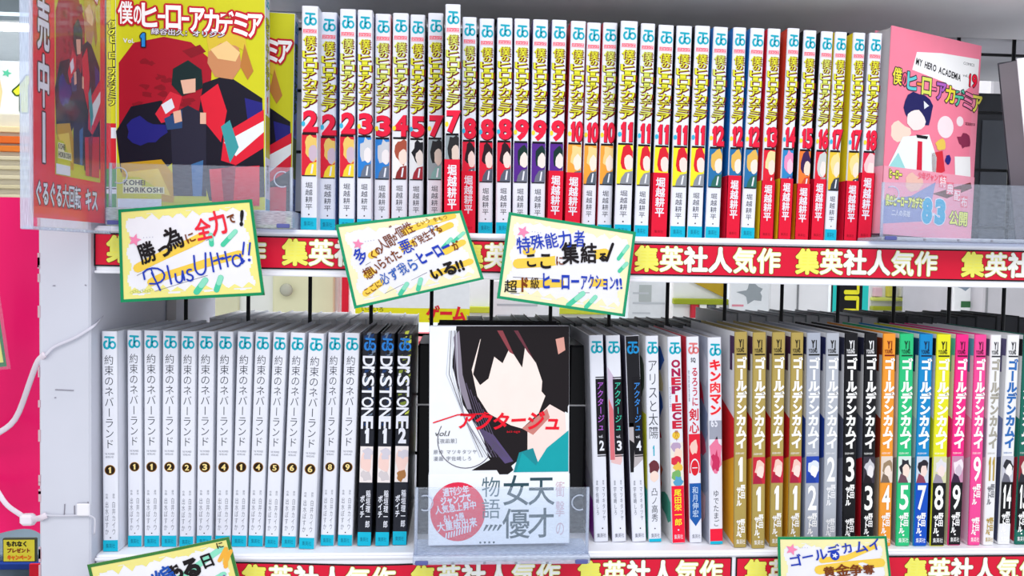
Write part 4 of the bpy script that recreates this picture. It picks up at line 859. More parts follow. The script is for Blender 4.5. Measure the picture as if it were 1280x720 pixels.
# ------------------------------------------------------------------ handwritten cards
CARDW = M('#ECEBF2', .7, 'paper'); CG = M('#128A58', .6); CY = M('#F2EC9C', .7); HL = M('#F2CC50', .7); MINT = M('#4CC8A0', .6); MINT2 = M('#8CDCC0', .6); PK = M('#F088B0', .6); BLK = M('#1A1418', .6); BLU = M('#1E3CB4', .6); BRN = M('#7A3A14', .6); RD = M('#E8283C', .6)
def card(label, corners, y, draw, border=CG, bulge=.002, edge=CY):
    TL, TR, BR, BL = [at(px, py, y) for px, py in corners]
    def fn(u, v):       # u,v in 0..1, v up
        p = (TL * (1 - u) + TR * u) * v + (BL * (1 - u) + BR * u) * (1 - v)
        return (p.x, p.y - bulge * math.sin(math.pi * u) * math.sin(math.pi * min(1, v * .8 + .1)), p.z)
    w = (TR - TL).length; h = (TL - BL).length; ar = w / h
    b = MB(); n = 12
    for i in range(n):
        for j in range(n):
            q = [fn(i / n, j / n), fn((i + 1) / n, j / n), fn((i + 1) / n, (j + 1) / n), fn(i / n, (j + 1) / n)]
            b.add(q, [(0, 1, 2, 3)], CARDW); b.add([(a, c + .0006, d) for a, c, d in q], [(3, 2, 1, 0)], CARDW)
    rim = [fn(i / n, 0) for i in range(n)] + [fn(1, j / n) for j in range(n)] + [fn(1 - i / n, 1) for i in range(n)] + [fn(0, 1 - j / n) for j in range(n)]
    k = len(rim); b.add(rim + [(a, c + .0006, d) for a, c, d in rim], [(i, k + i, k + (i + 1) % k, (i + 1) % k) for i in range(k)], border)
    S = Sheet(b, fn, (0, -1, 0), .00008, ar)
    n2 = 24; e = .022; R = random.Random(len(label))
    for i in range(n2):
        a, c = i / n2, (i + 1) / n2
        j1, j2 = .085 + .022 * math.sin(i * .9), .085 + .02 * math.cos(i * 1.1)
        S.rect(a, c, 1 - j1, 1, edge, 1); S.rect(a, c, 0, j2, edge, 1); S.rect(0, j1 * .8, a, c, edge, 1); S.rect(1 - j2 * .8, 1, a, c, edge, 1)
        S.rect(a, c, 1 - e * ar, 1, border, 4); S.rect(a, c, 0, e * ar, border, 4); S.rect(0, e, a, c, border, 4); S.rect(1 - e, 1, a, c, border, 4)
    for k in range(9):   # wavy inner edge of the pale yellow frame
        u = .1 + k * .1; S.poly([(u - .05, .93), (u, .93 - .05 * R.random() - .03), (u + .05, .93)], edge, 1.5); S.poly([(u - .05, .09), (u, .13 + .05 * R.random()), (u + .05, .09)], edge, 1.5)
    draw(S, ar)
    return tag(b.build('price_card'), label, 'card', 'handwritten cards on the shelf edge')
def starp(S, u, v, r, ar):
    S.poly([(u + (r if k % 2 == 0 else r * .45) * math.sin(.3 + math.pi * k / 5), v + ar * (r if k % 2 == 0 else r * .45) * math.cos(.3 + math.pi * k / 5)) for k in range(10)], PK, 5)
    for k in range(4): S.disc(u + r * 1.35 + k * .022, v + .02, .0035, M('#A8A8C0'), 5, .0035 * ar, 6)
def mint(S, u, v, du, dv, w):
    S.stroke([(u, v), (u + du, v + dv)], w, MINT, 3); S.stroke([(u + du * .55, v + dv * .55), (u + du, v + dv)], w * .9, MINT2, 4)
def hand(S, st, u, v, w, h, m, ang=0, off=.03, jit=.25, L=7, **k): return S.htext(st, u, v, w, h, m, L, off, ang=ang, jit=jit, **k)
def d1(S, ar):
    starp(S, .115, .66, .05, ar)
    S.stroke([(.13, .36), (.22, .42), (.50, .58), (.60, .64)], .07, HL, 3); S.stroke([(.22, .20), (.30, .25), (.62, .37), (.86, .44)], .06, HL, 3)
    S.stroke([(.12, .28), (.68, .63)], .004, M('#7A7A88'), 3, False); S.stroke([(.24, .10), (.62, .24)], .004, M('#7A7A88'), 3, False)
    hand(S, '勝', .16, .37, .14, .26, BLK, .3, .05); hand(S, 'つ', .30, .44, .09, .15, BLK, .25, .06); hand(S, '為', .36, .50, .13, .24, BLK, .25, .05); hand(S, 'に', .49, .555, .09, .14, BRN, .25, .02)
    hand(S, '全', .575, .60, .12, .24, RD, .2, .06); hand(S, '力', .69, .65, .12, .24, RD, .2, .06); hand(S, 'で', .805, .745, .07, .12, BRN, .2, .05); hand(S, '!', .885, .735, .16, .20, BLK, -.1, .05)
    S.stroke([(.225, .38 - .04), (.24, .27)], .01, BLU, 6)
    B = BLU; W_ = .013
    def arc(cx, cy, rx, ry, a0, a1, n=9): return [(cx + rx * math.cos(math.radians(a0 + (a1 - a0) * i / n)), cy + ry * math.sin(math.radians(a0 + (a1 - a0) * i / n))) for i in range(n + 1)]
    for pts in ([(.29, .11), (.235, .30)], [(.18, .235)] + arc(.245, .265, .085, .085, 150, -110), [(.355, .365), (.375, .17)], [(.41, .275)] + arc(.435, .225, .024, .045, 180, 360) + [(.465, .30), (.475, .205)],
                arc(.520, .285, .022, .028, 60, 230, 6) + arc(.515, .225, .024, .032, 70, -150, 6), [(.56, .455), (.56, .36)] + arc(.600, .335, .040, .085, 180, 350) + [(.648, .475)], [(.685, .475), (.695, .275)],
                [(.735, .465), (.75, .30)], [(.705, .385), (.775, .415)], [(.795, .475), (.805, .32)], [(.765, .40), (.835, .425)], arc(.875, .375, .032, .058, 40, 330, 10), [(.905, .44), (.912, .345), (.93, .37)],
                [(.945, .56), (.925, .44)], [(.99, .55), (.97, .43)]): S.stroke([(a * .95 + .005, b_) for a, b_ in pts], W_, B, 7)
    S.disc(.875, .385, .011, B, 7, .011 * ar, 8); S.disc(.925, .375, .011, B, 7, .011 * ar, 8)
    mint(S, .67, .56, 0, .10, .035); mint(S, .75, .55, .10, .13, .035); mint(S, .53, .07, .07, .12, .045); mint(S, .67, .08, .04, .13, .04)
    for k in range(9): S.ring(.08 + k * .017, .10 + .01 * (k % 3), .012, .003, M('#B8C860'), 3)
card('crooked green bordered card with blue and red handwriting, leftmost on upper shelf', ((148, 262), (315, 249), (331, 369), (151, 378)), -.036, d1, edge=M('#EDE58A', .7))
def d2(S, ar):
    starp(S, .14, .74, .045, ar)
    for q in ([(.22, .58), (.55, .83), (.92, .94)], [(.15, .36), (.50, .63), (.88, .82)], [(.11, .15), (.24, .24)], [(.78, .47), (.93, .56)], [(.64, .20), (.94, .28)]): S.stroke(q, .055, HL, 3)
    for (a, b_, c, d) in ((.16, .48, .60, .74), (.17, .24, .58, .45), (.25, .10, .60, .25)): S.stroke([(a, b_), (c, d)], .004, M('#7A7A88'), 3, False)
    hand(S, '多', .11, .47, .11, .20, BLU, .35, .03); hand(S, 'くの', .225, .52, .055, .11, BRN, .42, .03); hand(S, '人間', .31, .61, .065, .15, BRN, .40, .02); hand(S, 'が', .425, .71, .045, .09, BRN, .4); hand(S, '“', .42, .84, .05, .08, BRN, .3); hand(S, '個性', .465, .73, .075, .15, BRN, .36, .01)
    hand(S, 'という', .62, .84, .042, .08, BRN, .25, .0); hand(S, '力', .70, .75, .06, .11, M('#4A78C0'), .2, .0); hand(S, 'をもつ', .76, .88, .04, .07, BRN, .1, .0)
    hand(S, '想いられた', .15, .30, .066, .14, BRN, .40, .02); hand(S, '悪', .47, .53, .09, .17, BLU, .3, .02); hand(S, 'が発生する', .56, .59, .056, .12, BRN, .38, .02)
    hand(S, 'ここに', .11, .12, .05, .09, BRN, .35, .01); hand(S, '必ず我ら', .25, .18, .082, .17, M('#3A64B8'), .30, .02); hand(S, 'ヒーロー', .57, .34, .072, .19, BLU, .28, .04, .1); hand(S, 'が', .85, .46, .06, .12, BRN, .2, .03)
    hand(S, 'いる', .62, .12, .11, .19, BLK, .15, .05); hand(S, '!!', .83, .16, .15, .20, BLK, .12, .06)
    mint(S, .86, .585, .10, .10, .03); mint(S, .77, .53, .08, .10, .03); mint(S, .36, .05, .07, .11, .035); mint(S, .50, .06, .04, .12, .035)
card('green bordered card with four slanting lines, middle of the upper shelf', ((419, 281), (577, 263), (605, 349), (443, 386)), -.030, d2, M('#1C9468', .6), .003, M('#F2EBC0', .7))
def d3(S, ar):
    starp(S, .13, .80, .05, ar)
    S.stroke([(.12, .43), (.34, .50), (.78, .70)], .075, HL, 3); S.stroke([(.17, .58), (.22, .60)], .05, HL, 3); S.stroke([(.10, .19), (.40, .26), (.80, .36)], .06, HL, 3)
    for (a, b_, c, d) in ((.10, .27, .45, .32), (.10, .08, .70, .22)): S.stroke([(a, b_), (c, d)], .004, M('#7A7A88'), 3, False)
    hand(S, '特殊能力', .11, .545, .108, .19, BLU, .27, .02, .2); hand(S, '者', .535, .715, .09, .20, BLU, .2, .02)
    hand(S, 'ここ', .18, .37, .11, .21, BLK, .2, .03); hand(S, 'に', .41, .47, .075, .12, BRN, .2, .02); hand(S, '集', .46, .48, .14, .28, BLK, .2, .06); hand(S, '結', .60, .54, .13, .24, BLK, .15, .05); hand(S, 'る', .735, .58, .08, .12, BLK, .15, .07); S.stroke([(.83, .82), (.80, .62)], .022, BLK, 7)
    hand(S, '超', .05, .08, .10, .15, BLK, .15, .02); hand(S, 'ド', .16, .10, .08, .20, BRN, .15, .06); hand(S, '級', .24, .15, .08, .16, M('#4A3420'), .15, .02); hand(S, 'ヒーロー', .325, .17, .075, .21, BLU, .12, .03, .1); hand(S, 'アクション', .625, .235, .056, .19, BLU, .13, .02, .1); hand(S, '!!', .90, .28, .13, .17, BLU, .15, .02)
    mint(S, .89, .66, .06, .16, .03); mint(S, .91, .52, .05, .10, .03); mint(S, .55, .04, .10, .16, .04); mint(S, .69, .05, .06, .13, .035)
card('green bordered card tilted down to the right, rightmost of three on the upper shelf', ((636, 265), (795, 290), (781, 396), (621, 373)), -.030, d3, M('#1C9468', .6), .002, M('#F2EBC0', .7))
def d4(S, ar):
    S.disc(.13, .55, .05, M('#E85898'), 5, .05 * ar)
    hand(S, '特別編', .25, .52, .12, .19, M('#1C50B0'), .28, .06); hand(S, 'ある日', .55, .62, .115, .20, BLK, .2, .07); hand(S, 'に', .90, .88, .06, .09, M('#3A2A20'), .1, .03)
    hand(S, 'は生けた…', .48, .42, .09, .13, M('#8A3CA8'), .22, .02); hand(S, '当', .42, .45, .07, .11, RD, .2, .05); S.stroke([(.5, .62), (.62, .68), (.93, .88)], .05, MINT2, 3); S.stroke([(.55, .42), (.9, .58)], .05, MINT2, 3)
    S.stroke([(.9, .75), (.96, .87), (.93, .66)], .03, M('#F0B040'), 4); S.stroke([(.93, .70), (.99, .83)], .03, M('#F0B040'), 4)
    hand(S, 'おいしい', .60, .22, .09, .12, M('#5A4A20'), .2, .04)
card('olive edged curled card with rainbow handwriting, lower left corner', ((109, 706), (286, 671), (312, 770), (140, 830)), -.032, d4, M('#3A7A3C', .6), .004, M('#EAE08A', .7))
def d5(S, ar):
    starp(S, .12, .87, .055, ar)
    hand(S, 'ゴ', .10, .68, .12, .13, BLU, .2, .02); hand(S, 'ールデ', .21, .72, .12, .13, BLU, .2, .02, .1); S.disc(.50, .81, .042, BLU, 6, .042 * ar); S.star(.50, .81, .03, WHITE, 8); hand(S, 'カムイ', .56, .80, .13, .14, BLU, .1, .02)
    S.stroke([(.38, .76), (.6, .78), (.88, .90)], .05, HL, 3); S.stroke([(.35, .66), (.6, .70), (.92, .72)], .08, HL, 3)
    hand(S, '黄金争奪', .38, .58, .12, .12, BRN, .04, .06); hand(S, 'サバイバル', .15, .40, .13, .12, RD, .05, .04)
card('green bordered card with blue katakana over the lower shelf edge', ((972, 671), (1108, 670), (1121, 786), (974, 790)), -.032, d5, M('#128A58', .6), .003, M('#F0EAB0', .7))

# ------------------------------------------------------------------ red poster in acrylic case at the left
yl, yr = -.125, -.026
A = at(37, 275, yl); B = at(131, 275, yr); zb = (at(60, 277, -.1)).z
dv = Vector((B.x - A.x, yr - yl, 0)); L_ = dv.length; ang = math.atan2(dv.y, dv.x)
ps = thing('poster_case', 'red framed comic poster in a clear acrylic case at the upper left', 'poster', (A.x, yl, zb - .004), (0, 0, ang))
Hc = .29
b = MB(); b.box(.0015, L_, 0, .0008, .006, Hc, M('#EE1C30', .35))
S = Sheet(b, lambda u, v: (u, 0, v), (0, -1, 0))
q0 = L_ * .30; q1 = L_ * .93
sub = Sheet(b, lambda u, v: (q0 + (u + .0565) / .113 * (q1 - q0), 0, .036 + v / .1765 * .172), (0, -1, 0)); cover_one(sub, .113, .1765)
for i, ch in enumerate('最新刊発売中'):
    pass
S.vtext('好評発売中ー', L_ * .165, .262, L_ * .15, .036, WHITE, 3, .06, .001, outline=[(M('#50101C'), .0012)])
S.htext('ぐるぐる大回転', L_ * .06, .014, L_ * .083, .017, WHITE, 3, .03, outline=[(M('#50101C'), .0007)])
S.htext('キス', L_ * .70, .014, L_ * .095, .017, WHITE, 3, .03, outline=[(M('#50101C'), .0007)])
S.htext('ジャンプ', q0 + .01, .232, L_ * .17, .034, WHITE, 3, .05, outline=[(M('#50101C'), .0010)], ang=-.1)
b.build('poster_sheet', ps)
b = MB(); b.cbox(-.002, L_ + .002, -.004, -.0022, 0, Hc + .002, THINFILM, .0005)
b.cbox(-.002, L_ + .002, -.004, .004, -.002, 0, ACRYL_EDGE, .0005); b.cbox(-.004, -.002, -.004, .004, -.002, Hc + .002, ACRYL_EDGE, .0006); b.build('case', ps)

# ------------------------------------------------------------------ pink plastic sheet, straps
yp = .045; b = MB(); x0 = at(-60, 400, yp).x; x1 = at(56, 400, yp).x
zt_, zb_ = at(20, 247, yp).z, at(20, 671, yp).z; PKM = M('#EC1468', .32, 'plastic')
n, m_ = 10, 22; vs = []
for j in range(m_ + 1):
    for i in range(n + 1):
        u = i / n; v = j / m_; z = zt_ + (zb_ - zt_) * v
        tap = 1 - max(0, (v - .80) / .2) * .35
        x = x1 - (x1 - x0) * (1 - u) * (tap if v > .8 else 1)
        yy = yp + .004 * math.sin(u * 7 + v * 3) + .006 * math.sin(v * 22) * max(0, v - .75) * 3
        if v > .95: z += .006 * math.sin(u * 3)
        vs.append((x, yy, z))
fs = [(j * (n + 1) + i, j * (n + 1) + i + 1, (j + 1) * (n + 1) + i + 1, (j + 1) * (n + 1) + i) for j in range(m_) for i in range(n)]
b.add(vs, fs, PKM); b.add([(x, y + .004, z) for x, y, z in vs], [tuple(reversed(f)) for f in fs], PKM)
tag(b.build('plastic_sheet', None, True), 'glossy magenta plastic sheet hanging left of the shelf', 'sheet')
def strap(label, pts, r, flat=.35, m=None):
    P_ = []
    for k in range(len(pts) - 1):
        for q in range(6):
            t = q / 6; P_.append(tuple(pts[k][i] * (1 - t) + pts[k + 1][i] * t for i in range(3)))
    P_.append(pts[-1]); W3 = [at(*p) for p in P_]
    for _ in range(3): W3 = [W3[0]] + [(W3[i - 1] + W3[i] * 2 + W3[i + 1]) / 4 for i in range(1, len(W3) - 1)] + [W3[-1]]
    b = MB(); b.tube(W3, r, m or M('#E9DDEA', .5, 'plastic'), 10, flat); return tag(b.build('plastic_tie', None, True), label, 'tie', 'white plastic ties')
strap('white plastic tie crossing the magenta sheet, upper one', [(-20, 552, .03), (20, 528, .02), (54, 448, -.0245) if False else (46, 452, -.018), (56, 443, -.0245)], .0024)
strap('thin white tie over the magenta sheet, lower one', [(-8, 606, .03), (8, 632, .02), (36, 650, .0), (50, 648, -.024), (58, 644, -.0245)], .0024)
b = MB(); p = at(36, 648, -.004); b.cbox(p.x - .006, p.x + .006, p.y - .004, p.y + .002, p.z - .005, p.z + .004, M('#F0E8F2', .5, 'plastic'), .002)
tag(b.build('tie_lock'), 'small white buckle on the lower tie', 'buckle')
strap('clear tape thread running over the white side panel toward the shelf', [(56, 445, -.0245), (66, 434, -.0242), (95, 422, -.0242), (117, 408, -.0235), (128, 396, .0)], .0011, .3, M('#D4D2E0', .4, 'plastic'))
strap('pale wire along the lower side panel', [(56, 644, -.0242), (72, 645, -.0238), (112, 644, -.0238), (119, 648, -.0236), (118, 668, -.0236)], .0007, .4, M('#CFCFDC', .5, 'plastic'))
b = MB(); p = at(104, 637, -.0236); b.cbox(p.x - .005, p.x + .005, p.y - .001, p.y + .001, p.z - .005, p.z + .005, M('#F2F0F8', .5, 'plastic'), .003)
tag(b.build('adhesive_hook'), 'small white adhesive hook on the side panel', 'hook')
# green card in a sleeve at the left edge
b = MB(); S = Sheet(b, lambda u, v: tuple(at(u, v, -.02)), (0, -1, 0))
def sl(pts, m, y0):
    w3 = [at(px, py, y0) for px, py in pts]; k = len(w3); b.add(w3 + [v + Vector((0, .0006, 0)) for v in w3], [tuple(range(k)), tuple(reversed(range(k, 2 * k)))] + [(i, k + i, k + (i + 1) % k, (i + 1) % k) for i in range(k)], m)
sl([(-30, 375), (-4, 375), (8, 458), (-30, 462)], M('#1C7A40', .5), -.02); sl([(-30, 380), (-8, 380), (4, 453), (-30, 456)], M('#E8E070', .5), -.0208)
sl([(-30, 365), (-1, 365), (13, 461), (-30, 466)], THINFILM, -.0216)
tag(b.build('price_card'), 'corner of a green edged yellow card in a sleeve, far left', 'card')

# ------------------------------------------------------------------ far side of the unit: rows of paperbacks seen by their tops
def rear_book(px, y0, w, h, d, z, col, label, group, pagec='#D8D8DA'):
    x = at(px, 395, y0).x; t = thing('paperback', label, 'book', (x, y0, z), (0, 0, 0), group)
    c = M(col, .45)
    b = MB(); b.box(0, .0007, 0, d, 0, h, c); b.build('front_cover', t)
    b = MB(); b.box(w - .0007, w, 0, d, 0, h, c); b.build('back_cover', t)
    b = MB(); b.box(.0007, w - .0007, .001, d - .001, .001, h - .0015, M(pagec, .9, 'pages')); b.build('pages', t)
    b = MB(); b.box(0, w, d - .0007, d, 0, h, c); b.build('spine', t)
yr0 = .160; zr = -H2 + .0004; R = random.Random(11)
zA = at(400, 399, yr0).z - zr
px = 232; k = 0
LR = 'from left of the pale paperbacks behind the grid above the white comics'
x = at(245, 395, yr0).x; xe = at(528, 395, yr0).x
def rows(x0px, x1px, dd, colf, pagec, label, group, hoff, hj, wr=(.013, .019), topy=None):
    zA_ = zA if topy is None else at((x0px + x1px) / 2, topy, yr0).z - zr
    x = at(x0px, 395, yr0).x; xe = at(x1px, 395, yr0).x
    NTH = 'leftmost,second,third,fourth,fifth,sixth,seventh,eighth,ninth,tenth,eleventh,twelfth,thirteenth,fourteenth,fifteenth,sixteenth,seventeenth,eighteenth,nineteenth,twentieth'.split(','); kk = -1
    while x < xe:
        kk += 1; w = R.uniform(*wr); hh = zA_ + hoff + R.uniform(-hj, hj)
        t = thing('paperback', NTH[kk] + ' ' + label, 'book', (x, yr0, zr), (0, 0, 0), group); c = M(colf(), .45)
        b = MB(); b.box(0, .0007, 0, dd, 0, hh, c); b.build('back_cover', t)
        b = MB(); b.box(w - .0007, w - .0002, 0, dd, 0, hh, c); b.build('front_cover', t)
        b = MB(); b.box(.0007, w - .0008, .001, dd - .001, .001, hh - .0012, M(pagec, .9, 'paper')); b.build('pages', t)
        x += w
rows(262, 516, .115, lambda: R.choice(('#E8E8EC', '#DDE0E6', '#B8BCC4', '#F0F0F2')), '#F0F0F2', LR, 'pale paperbacks behind the grid on the left', 0, .0012)
rows(585, 880, .10, lambda: R.choice(('#1E2428', '#2A3434', '#23262C')), '#6A6E6E', 'from left of the dark paperbacks behind the grid above the face-out comic', 'dark paperbacks behind the grid in the middle', 0, .0015)
rows(905, 1095, .10, lambda: R.choice(('#808488', '#5A6064', '#94989C')), '#B8B8BC', 'from left of the grey paperbacks behind the grid above the gold comics', 'grey paperbacks behind the grid', 0, .002, topy=394)
rows(1110, 1300, .10, lambda: R.choice(('#26282C', '#1E2024')), '#3A3A3E', 'from left of the black paperbacks behind the grid at the far right', 'black paperbacks behind the grid at the right', 0, .002, (.02, .032), topy=396)
# top bay: plain grey backing board, and boxes at the right end
xa, xb = at(366, 60, .155).x, at(1178, 60, .155).x
b = MB(); b.cbox(xa, xb, .150, .156, -.010, ZU - .004, M('#F6F8FA', .7, 'painted'), .001); tag(b.build('backing_board'), 'plain grey board standing behind the upper row of comics', 'board')
t = thing('storage_box', 'dark boxed goods behind the grid at the upper right', 'box', (at(1205, 200, .2).x, .19, -.0118))
wbx = .075; b = MB(); b.cbox(0, wbx, 0, .12, .0005, at(1220, 116, .19).z + .012, M('#3A3C42', .4, 'painted'), .003); b.build('body', t)
b = MB(); b.cbox(.012, wbx - .012, -.0015, 0, .02, at(1220, 150, .19).z + .012, M('#585C64', .3, 'painted'), .003); b.build('front_panel', t)
t = thing('storage_box', 'pale carton behind the grid beside the leaning comic', 'box', (at(1275, 200, .2).x + .012, .19, -.012))
b = MB(); b.cbox(0, .12, 0, .12, .0005, .15, M('#C8CBD0', .6, 'painted'), .003); b.build('body', t)
b = MB(); b.box(.01, .11, -.001, 0, .05, .10, M('#9CA0A8', .6, 'paper')); b.build('label_sheet', t)

# ------------------------------------------------------------------ the shop behind, seen between the shelves
def cab(label, px0, px1, y, ztop, parts, cat='cabinet', name='cabinet', col='#EEF0F2', d=.35, glow=0):
    A, B = at(px0, 375, y), at(px1, 375, y); w = B.x - A.x
    t = thing(name, label, cat, (A.x, y, FLOOR)); b = MB(); b.cbox(0, w, .001, d, 0, ztop - FLOOR, M(col, .6, 'painted'), .004); b.build('body', t)
    parts(t, w, lambda py, px=(px0 + px1) / 2: at(px, py, y).z - FLOOR, lambda px: at(px, 375, y).x - A.x); return t
def pc(t, w, Z, X):
    b = MB(); b.cbox(X(342), w - .01, -.012, .001, .1, 1.55, M('#E4E3BE', .5, 'painted'), .004); b.build('door', t)
    b = MB(); c = (X(361), -.03, Z(361)); b.tube([(c[0], -.012, c[2]), (c[0], -.02, c[2]), (c[0], -.03, c[2]), (c[0], -.036, c[2])], [.008, .007, .016, .010], M('#B8B8A8', .25, 'metal'), 14); b.build('knob', t, True)
    b = MB(); b.cbox(0, X(300), -.008, .001, .1, 1.6, M('#DAD9B8', .5, 'painted'), .004); b.build('door', t)
cab('cream cupboard with a round knob seen under the upper shelf', 195, 424, 1.35, .5, pc, col='#E8EAE4')
# red rack
t = thing('wire_rack', 'red metal rack beside the cream cupboard', 'rack', (at(427, 370, 1.3).x, 1.3, FLOOR)); RDm = M('#E01C34', .4, 'painted')
b = MB(); b.cbox(0, .016, 0, .02, 0, 1.6, RDm, .002); b.build('post', t)
b = MB(); b.cbox(.25, .266, 0, .02, 0, 1.6, RDm, .002); b.build('post', t)
for k in range(5):
    b = MB(); zz = at(427, 398, 1.3).z - FLOOR - .25 * (k - 1) if False else .28 + .26 * k; b.cbox(.016, .25, 0, .25, zz, zz + .014, RDm, .002); b.build('tray', t)
def poster(label, px0, px1, py0, py1, y, col, draw=None, cat='poster', name='poster', th=.01):
    A, B = at(px0, py1, y), at(px1, py0, y)
    b = MB(); b.cbox(A.x, B.x, y, y + th, min(A.z, B.z), max(A.z, B.z), M(col, .6, 'paper'), .002)
    if draw: draw(Sheet(b, lambda u, v: (A.x + (B.x - A.x) * u, y - .0002, A.z + (B.z - A.z) * v), (0, -1, 0), .0004))
    return tag(b.build(name), label, cat)
def lines(S, seed, c, n=6, u0=.1, u1=.9):
    R = random.Random(seed)
    for k in range(n):
        v = .12 + .8 * k / n; S.rect(u0, u0 + (u1 - u0) * R.uniform(.4, 1), v, v + .05, M(c), 2)
def pa(t, w, Z, X):
    R = random.Random(4)
    for k, z in enumerate((.35, .7, 1.0, Z(384), 1.42)):
        b = MB(); b.cbox(.0, w, -.02, .0, z - .02, z, M('#B8C038', .5, 'painted'), .002); b.build('shelf_edge', t)
    b = MB()
cab('white shop shelving with lime green edges behind the middle cards', 585, 760, 1.9, .6, pa, 'shelf', 'shop_shelving', '#DCE2E6')
poster('white poster with yellow foot and red katakana, below the middle card', 444, 588, 330, 402, 1.28, '#EEF0F4', lambda S: (S.rect(.0, 1, .0, .24, M('#E8E020'), 1), S.htext('ゲーム', .62, .03, .115, .26, M('#E02030'), 4, .06), S.htext('いろいろ', .05, .17, .05, .09, INK, 3)))
poster('white printed sheet with grey lines behind the right hand card', 612, 700, 352, 402, 1.5, '#E6EAEE', lambda S: (S.htext('Caraco', .18, .52, .16, .26, M('#9AA0A8'), 2, .02), lines(S, 3, '#B8BEC6', 3, .1, .9)))
poster('pale notice with grey photo right of the cards', 785, 838, 352, 398, 1.45, '#DDE2E6', lambda S: (S.rect(.25, .55, .45, .9, M('#B0B8B8'), 1), lines(S, 8, '#C0C6CC', 3)))
def pd(t, w, Z, X):
    b = MB(); b.cbox(.0, w, -.02, .0, Z(373) - .015, Z(373), M('#98A428', .5, 'painted'), .002); b.build('shelf_edge', t)
    b = MB(); b.add([(X(858), -.006, Z(350)), (X(903), -.006, Z(350)), (X(903), -.006, Z(371)), (X(858), -.012, Z(350)), (X(903), -.012, Z(350)), (X(903), -.012, Z(371))], [(0, 1, 2), (5, 4, 3), (0, 3, 4, 1), (1, 4, 5, 2), (2, 5, 3, 0)], M('#B89A28', .6)); b.build('yellow_pennant', t)
    cols = ['#C83040', '#F0F0F0', '#606870', '#E8E8E4', '#B0B8C0']
    for k in range(6):
        b = MB(); x0 = X(856) + .014 + k * .022; b.cbox(x0, x0 + .019, -.015, .0, Z(397), Z(379), M(cols[k % 5], .6), .001); b.build('goods', t)
cab('white rack with olive edge and small goods, centre right gap', 840, 908, 1.4, .5, pd, 'shelf', 'display_rack', '#E8EAEA')
poster('white sheet with grey scribbled print right of the centre rack', 912, 962, 345, 396, 1.35, '#E8ECF0', lambda S: (S.blob(.55, .6, .3, .2, M('#9AA2A8'), 1, 3, .5), S.rect(.05, .35, .25, .3, M('#E090A0'), 1)))
cab('plain white cabinet behind the gold comics', 962, 1036, 1.5, .5, lambda t, w, Z, X: (lambda b: (b.cbox(X(996), X(998), -.003, .001, .1, 1.6, M('#8A8C90', .5), .0005), b.build('door_gap', t)))(MB()), col='#F2F3F6')
def dk(S):
    S.rect(0, .17, 0, 1, M('#28C8C0'), 1); S.rect(.83, 1, 0, 1, M('#28C8C0'), 1)
    for z0 in (.40, .08, .74): S.stroke([(.36, z0 + .22), (.70, z0 + .22), (.70, z0), (.34, z0)], .075, M('#F0E830'), 3)
poster('black sign with teal sides and yellow katakana under the upper shelf', 1040, 1087, 322, 394, 1.1, '#15151A', dk, 'sign', 'sign_board')
def pe(t, w, Z, X):
    b = MB(); b.cbox(.0, w, -.02, .0, Z(383) - .012, Z(383), M('#A8B030', .5, 'painted'), .002); b.build('shelf_edge', t)
    b = MB(); b.cbox(.0, w, -.02, .0, Z(372) - .010, Z(372), M('#D8E070', .5, 'painted'), .002); b.build('shelf_edge', t)
    cols = ['#F0C8D0', '#E8E060', '#F0F0E8', '#E8E050', '#D8D8E0', '#F0D060', '#E8A0A8', '#F0F0F0']
    for k in range(6):
        b = MB(); x0 = X(1090) + (X(1186) - X(1090)) * k / 6; b.cbox(x0, x0 + .022, -.016, .0, Z(371), Z(360 - (k % 2) * 3), M(cols[k], .6), .001); b.build('goods', t)
cab('white shelving with lime edges and pastel packets', 1087, 1192, 1.6, .5, pe, 'shelf', 'shop_shelving', '#ECEDEE')
poster('white leaflet with blue grey photo and green square', 1192, 1228, 340, 392, 1.2, '#F0F2F4', lambda S: (S.blob(.5, .72, .35, .14, M('#8898A8'), 1, 5, .4), S.rect(.25, .6, .15, .3, M('#3C7048'), 1)))
cab('pale grey panel cabinet at the right gap', 1230, 1420, 1.15, .5, lambda t, w, Z, X: (lambda b: (b.cbox(X(1232), X(1234), -.003, .001, .1, 1.6, M('#8A8C90', .5), .0005), b.build('door_gap', t)))(MB()), col='#C8C6CC')

# ---- left background
def sg(S):
    S.poly([(.0, .0), (.30, .0), (.36, .5), (.28, 1), (.0, 1)], M('#EED9A0'), 1); S.outl('何', .50, .16, .75, .62, M('#3A5A18'), .025, 2, .05); S.glyph('何', .50, .16, .75, .62, M('#E8EC40'), 4, .05)
    S.star(.42, .80, .07, M('#60D0A8'), 3)
poster('white hanging sign with a yellow kanji at the left edge', -30, 62, 78, 152, 2.2, '#EDF1F2', sg, 'sign', 'sign_board', .02)
A = at(-60, 250, 2.0); B = at(70, 150, 2.0)
t = thing('shop_shelving', 'stacked beige and orange boxes on a shop shelf at the left', 'shelf', (A.x, 2.0, FLOOR))
w = B.x - A.x; b = MB(); b.cbox(0, w, .02, .4, 0, B.z - FLOOR + .02, M('#E4DCC8', .6, 'painted'), .004); b.build('body', t)
for py, c, th in ((158, '#F0D8A8', .018), (170, '#E86C28', .022), (182, '#E88030', .018), (195, '#DCD0B0', .012), (207, '#D8CCA8', .012), (219, '#DCD0B0', .012), (231, '#D4C8A4', .012), (243, '#DCD0B0', .012), (262, '#B8A888', .016)):
    b = MB(); z = at(10, py, 2.0).z - FLOOR; b.cbox(0, w, 0, .02, z - th, z, M(c, .6, 'painted'), .002); b.build('slat', t)
